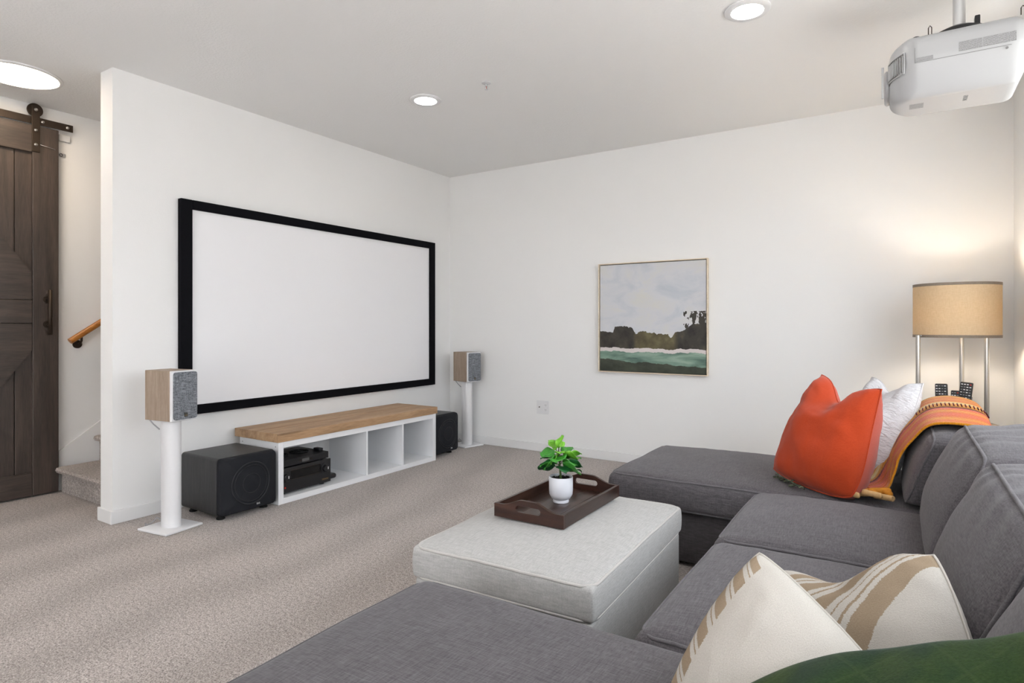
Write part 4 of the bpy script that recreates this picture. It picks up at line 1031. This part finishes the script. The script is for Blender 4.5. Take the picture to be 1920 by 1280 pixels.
# remote caddy with three remotes, on the lamp shelf
cd = thing('remote_caddy', 'grey felt caddy holding three remotes on the lamp shelf', 'caddy', (0.245, 4.415, 0.6055))
cdP = [(-0.082, 0.0005), (0.070, 0.0005), (0.092, 0.150), (-0.088, 0.150)]
obj('back_wall', MB().prism([(-0.075, 0.0005), (0.075, 0.0005), (0.098, 0.165), (0.080, 0.185), (0.0, 0.150), (-0.085, 0.150)], 0.036, 0.041, 'Y'), M['caddy'], cd)
obj('front_wall', MB().prism([(-0.075, 0.0005), (0.075, 0.0005), (0.085, 0.120), (-0.085, 0.120)], -0.041, -0.036, 'Y'), M['caddy'], cd)
for s in (-1, 1): obj('side_wall', MB().prism([(-0.036, 0.0005), (0.036, 0.0005), (0.036, 0.145), (-0.036, 0.115)], s * 0.080 - 0.0025, s * 0.080 + 0.0025, 'X'), M['caddy'], cd)
obj('floor_panel', MB().box(-0.077, 0.077, -0.036, 0.036, 0.0005, 0.005), M['caddy'], cd)
def remote(label, x, y, z, tilt, w_, h_, rows, cols, redtop, seed):
    r = thing('remote_control', label, 'remote', (x, y, z), 0, 'remotes in the caddy', (math.radians(-8), math.radians(tilt), math.radians(-14)))
    obj('case', MB().softbox(w_ / 2, 0.010, h_ / 2, 0.007, (8, 4, 18), lambda p, q: p + Vector((0, 0, h_ / 2))), M['black'], r, True)
    rs = random.Random(seed)
    for i in range(rows):
        for j in range(cols):
            zz = h_ - 0.014 - i * (h_ - 0.03) / rows; xx = -w_ / 2 + w_ * (j + 0.75) / (cols + 0.5)
            mt = M['red'] if (redtop and i == 0 and j == cols - 1) else (M['white_print'] if rs.random() < 0.55 else M['grey_print'])
            obj('button', MB().box(xx - w_ / cols * .28, xx + w_ / cols * .28, -0.0118, -0.0095, zz - 0.0026, zz + 0.0026), mt, r)
remote('black remote leaning at the left of the caddy with a rounded top', 0.196, 4.400, 0.6115, -3, 0.062, 0.236, 13, 4, False, 1)
remote('shortest black remote in the middle of the caddy', 0.254, 4.395, 0.6115, 0, 0.044, 0.200, 11, 3, True, 2)
remote('tallest black remote leaning at the right of the caddy', 0.288, 4.425, 0.6115, 5, 0.062, 0.250, 14, 4, True, 3)

# ------------------------------------------------------------------ pillows
def pillow(name, label, TL, TR, BR, BL, thick, mats, nside, dent=0.0, pinch=0.06, seed=0.0, wr=0.006, N=30, seam=None, back_bulge=1.0, group=None, rnd=(.02, .02, .02, .02), left=0.0, expo=0.5):
    """square cushion spanned by four corner points; nside = direction the front faces"""
    TL, TR, BR, BL = map(Vector, (TL, TR, BR, BL))
    nrm = (TR - TL).cross(BL - TL).normalized()
    if nrm.dot(Vector(nside)) < 0: nrm = -nrm
    ctr = (TL + TR + BR + BL) / 4
    up = ((TL + TR) - (BL + BR)).normalized()
    def mid(s, t):
        x, y = 2 * s - 1, 2 * t - 1
        x2 = x * (1 - pinch * (1 - y * y)); y2 = y * (1 - pinch * (1 - x * x))
        kr = rnd[(0 if x < 0 else 1) if y < 0 else (3 if x < 0 else 2)] * (abs(x) * abs(y)) ** 2.5
        x2 *= 1 - kr; y2 *= 1 - kr
        if x < 0: x2 -= left * (1 - y * y) * x * x
        s2, t2 = (x2 + 1) / 2, (y2 + 1) / 2
        p = TL.lerp(TR, s2).lerp(BL.lerp(BR, s2), t2)
        if dent: p = p - up * dent * math.exp(-((s - .5) / .22) ** 2) * max(0, 1 - t * 1.7) ** 1.3
        return p
    def hgt(s, t):
        x, y = abs(2 * s - 1), abs(2 * t - 1)
        return (max(0, 1 - x ** 2.2) * max(0, 1 - y ** 2.2)) ** expo
    m = MB()
    for sgn in (1, -1):
        P = []
        for i in range(N + 1):
            row = []
            for j in range(N + 1):
                s = 0.5 - 0.5 * math.cos(PI * i / N); t = 0.5 - 0.5 * math.cos(PI * j / N)
                s = .5 * s + .5 * i / N; t = .5 * t + .5 * j / N
                h_ = hgt(s, t); p = mid(s, t)
                th_ = thick * h_ * (back_bulge if sgn < 0 else 1.0)
                if dent: th_ *= 1 - 0.45 * math.exp(-((s - .5) / .25) ** 2) * max(0, 1 - t * 2.2)
                w_ = wr * min(1, h_ * 2.5) * (nz((s * 3, t * 3, sgn), 1.3, seed) + 0.8 * nz((s * 9, t * 4, sgn), 1.0, seed + 4) + 0.5 * nz((s * 5, t * 14, sgn), 1.0, seed + 8))
                # creases fanning out of the corners
                cr = 0
                for cs, ct in ((0, 0), (1, 0), (0, 1), (1, 1)):
                    dx, dy = s - cs, t - ct; rr = math.hypot(dx, dy)
                    if rr < 0.45: cr += math.sin(math.atan2(abs(dy), abs(dx) + 1e-6) * 16 + seed) * math.exp(-(rr / .16) ** 2) * rr * 3
                row.append(p + nrm * sgn * (th_ + w_ + wr * 0.8 * cr * min(1, h_ * 3)))
            P.append(row)
        f0 = len(m.f); m.grid(P)
        if sgn < 0:
            for k in range(f0, len(m.f)): m.mi[k] = 1
    # weld rims
    o = obj(name, m, mats, None, True)
    bm = bmesh.new(); bm.from_mesh(o.data); bmesh.ops.remove_doubles(bm, verts=bm.verts, dist=0.0008); bmesh.ops.recalc_face_normals(bm, faces=bm.faces); bm.to_mesh(o.data); bm.free()
    rim = [mid(i / N, 0) for i in range(N)] + [mid(1, j / N) for j in range(N)] + [mid(1 - i / N, 1) for i in range(N)] + [mid(0, 1 - j / N) for j in range(N)]
    e = thing(name, label, 'pillow', tuple(ctr), 0, group); o.name = 'cover'
    inv = Matrix.Translation(-ctr); o.data.transform(inv); o.parent = e; e.name = name
    obj('seam', MB().tube(rim, seam or 0.003, 6, True), mats[0], e, True, world=True)
    return e

import numpy as np
_c, _s = math.cos(math.atan2(733, 1138)), math.sin(math.atan2(733, 1138))
def ray(px, py, d):
    """point seen at photo pixel px, py at depth d along the view axis (used to lay out soft goods)"""
    xc = (px - 960) / 1138 * d
    return Vector((_c * xc - _s * d, _s * xc + _c * d, 1.189 - (py - 611) / 1138 * d))

pillow('throw_pillow', 'burnt orange linen throw pillow on the far chaise', ray(1541, 706, 3.02), ray(1650, 733, 2.64), ray(1606, 950, 2.52), ray(1440, 884, 2.95), 0.125,
       [M['orange'], M['orange_back']], (-.8, -.6, .2), dent=0.11, pinch=0.0, seed=2.0, wr=0.013, group='throw pillows', rnd=(-.04, -.04, .13, .09), expo=0.52, back_bulge=1.3)
pillow('throw_pillow', 'white crinkled cotton throw pillow behind the orange pillow', ray(1635, 710, 3.25), ray(1728, 722, 2.93), ray(1676, 912, 2.74), ray(1560, 880, 3.10), 0.10,
       [M['quilt'], M['quilt']], (-.8, -.6, .2), dent=0.07, pinch=0.0, seed=5.0, wr=0.012, group='throw pillows', rnd=(-.04, -.04, .12, .10), expo=0.52)
pillow('throw_pillow', 'cream pillow with plain front and tan striped edge beside the green throw', ray(1424, 1024, 1.24), ray(1650, 1250, 1.02), ray(1470, 1500, 0.95), ray(1238, 1330, 1.19), 0.085,
       [M['cream_edge'], M['cream']], (-.1, -.9, .45), pinch=0.0, seed=7.0, wr=0.006, group='throw pillows', rnd=(.055, .05, .05, .05), left=0.10, expo=0.45)
pillow('throw_pillow', 'cream pillow with wide tan stripes leaning on the grey back cushions', ray(1440, 1075, 1.60), ray(1760, 1034, 1.20), ray(1850, 1290, 1.08), ray(1500, 1330, 1.22), 0.085,
       [M['cream_stripe_r'], M['cream']], (-.6, -.6, .5), dent=0.06, pinch=0.0, seed=9.0, wr=0.006, group='throw pillows', rnd=(.03, .05, .05, .05), expo=0.45)

# ------------------------------------------------------------------ throws
def cat(P, t):
    n = len(P) - 1; x = t * n; i = min(int(x), n - 1); f = x - i
    p0, p1, p2, p3 = P[max(i - 1, 0)], P[i], P[i + 1], P[min(i + 2, n)]
    return 0.5 * ((2 * p1) + (p2 - p0) * f + (2 * p0 - 5 * p1 + 4 * p2 - p3) * f * f + (3 * p1 - p0 - 3 * p2 + p3) * f ** 3)
# orange striped throw: over the top of the far back cushion and down its front on to the seat
near = [Vector(p) for p in ((.325, 3.06, .68), (.305, 3.06, .768), (.21, 3.06, .792), (.10, 3.08, .778), (.03, 3.10, .70), (-.015, 3.10, .62), (-.025, 3.07, .555), (-.040, 3.03, .500), (-.085, 2.99, .488))]
far = [Vector(p) for p in ((.335, 3.74, .70), (.315, 3.75, .805), (.21, 3.76, .838), (.10, 3.76, .815), (.00, 3.70, .72), (-.06, 3.60, .62), (-.10, 3.48, .555), (-.15, 3.34, .500), (-.22, 3.20, .488))]
P = []
NU, NV = 60, 40
for i in range(NU + 1):
    u = i / NU; a, b = cat(near, u), cat(far, u); row = []
    for j in range(NV + 1):
        v = j / NV; p = a.lerp(b, v)
        low = max(0.0, u - 0.45) / 0.55
        fold = 0.020 * low * math.sin(v * 15 + 2.2 * math.sin(u * 5)) + 0.006 * nz((u * 4, v * 5, 0), 1.5, 3)
        hump = 0.014 * math.sin(PI * v) * (1 - low)
        p = p + Vector((-abs(fold) * 0.8 - .002, 0.2 * fold, hump + 0.3 * abs(fold)))
        row.append(p)
    P.append(row)
tw = thing('orange_throw', 'orange and yellow striped knitted throw draped over the far sofa back', 'throw', (.1, 3.4, .8))
o = obj('cloth', MB().grid(P), M['throw'], tw, True, world=True)
md = o.modifiers.new('thickness', 'SOLIDIFY'); md.thickness = 0.008; md.offset = 1.0
# blanket stitch in dark red yarn
st_ = MB()
for k in range(34):
    i = 6 + int(k * 0.62)
    a, b = P[i][int(.42 * NV)], P[i][int(.49 * NV)]
    off = Vector((-.010, 0, .003)) if i > 26 else Vector((-.002, 0, .0105))
    st_.tube([a + off, b + off], 0.0028, 5)
obj('blanket_stitch', st_, plain('dark_red_yarn', srgb(96, 22, 40), 0.9), tw, True, world=True)
# ruffled hem where the throw lands on the seat
def ruffle(x0, y0, x1, y1, amp, n, r, mat, ph, zc):
    a, b = Vector((x0, y0, 0)), Vector((x1, y1, 0)); d = (b - a).normalized(); q_ = Vector((-d.y, d.x, 0)); N_ = 110
    m_ = MB().tube([a.lerp(b, i / N_) + d * 0.020 * math.sin(4 * PI * n * i / N_ + ph) + q_ * amp * math.sin(2 * PI * n * i / N_ + ph) + Vector((0, 0, zc + 0.006 * math.sin(9 * i / N_ + ph))) for i in range(N_ + 1)], r, 10)
    m_.v = [(x, y, zc + (z - zc) * 1.35) for x, y, z in m_.v]
    obj('ruffled_hem', m_, mat, tw, True, world=True)
MY = plain('mustard_yarn', srgb(190, 122, 30), 0.95, var=.35, vs=70); CY = plain('cream_yarn', srgb(196, 158, 108), 0.95, var=.35, vs=70)
ruffle(-.230, 3.005, -.045, 2.975, .030, 2.5, .0105, MY, 0.3, .487)
ruffle(-.215, 2.958, -.055, 2.940, .020, 2.0, .0090, CY, 1.9, .484)
# small dark fringe peeking out from under the orange pillow
fr = thing('fringed_cloth_edge', 'dark green knotted fringe showing under the orange pillow', 'fringe', tuple(ray(1480, 888, 2.9)))
rs = random.Random(5)
for k in range(26):
    s = k / 25
    py_ = 893 + 22 * s; a = ray(1458 + 50 * s, py_, 1138 * (1.189 - .468) / (py_ - 611))
    pts = [a]
    for i in range(4): pts.append(pts[-1] + Vector((rs.uniform(-.012, .006), rs.uniform(-.012, .006), rs.uniform(-.004, .006))))
    obj('tassel', MB().tube(pts, 0.0035, 6), plain('moss_yarn', srgb(60 + 50 * (k % 3 == 0), 66 + 48 * (k % 3 == 0), 52 + 40 * (k % 3 == 0)), 0.95) if k < 3 else bpy.data.materials['moss_yarn' + ('' if k % 3 == 0 else '.00%d' % (k % 3))], fr, True, world=True)

# green throw heaped over the near end of the sofa
gt = thing('green_throw', 'dark green wool throw heaped over the near sofa corner', 'throw', (0.02, 0.95, 0.45))
P = []
NU, NV = 60, 44
ridge = [Vector(p) for p in (ray(1180, 1420, 1.00), ray(1390, 1290, .98), ray(1560, 1226, .95), ray(1740, 1203, .88), ray(1900, 1184, .82), ray(2080, 1160, .77))]
for i in range(NU + 1):
    u = i / NU; r_ = cat(ridge, u); row = []
    for j in range(NV + 1):
        v = j / NV                                       # 0 far foot, .25 ridge, 1 near foot
        if v < 0.22:
            k = v / 0.22
            p = Vector((r_.x + .02 * (1 - k), r_.y + .10 * (1 - k) ** 1.2, 0.47 + (r_.z - 0.47) * math.sin(k * PI / 2)))
        else:
            k = (v - 0.22) / 0.78
            p = Vector((r_.x - .02 * k, r_.y - .44 * k, r_.z + (0.475 - r_.z) * (k ** 1.7)))
        f = 0.010 * nz((u * 6, v * 3, 0), 1.0, 4) + 0.012 * math.sin(u * 22 + 3 * v + 2 * nz((u * 3, v * 3, 0), 1, 2)) * min(1, 3 * abs(v - .2) + .25) * .6
        p = p + Vector((0, -0.2 * f, f if 0.02 < v < .98 else 0))
        p.z = max(p.z, 0.470)
        row.append(p)
    P.append(row)
o = obj('cloth', MB().grid(P), M['green'], gt, True, world=True)
md = o.modifiers.new('thickness', 'SOLIDIFY'); md.thickness = 0.007; md.offset = 1.0
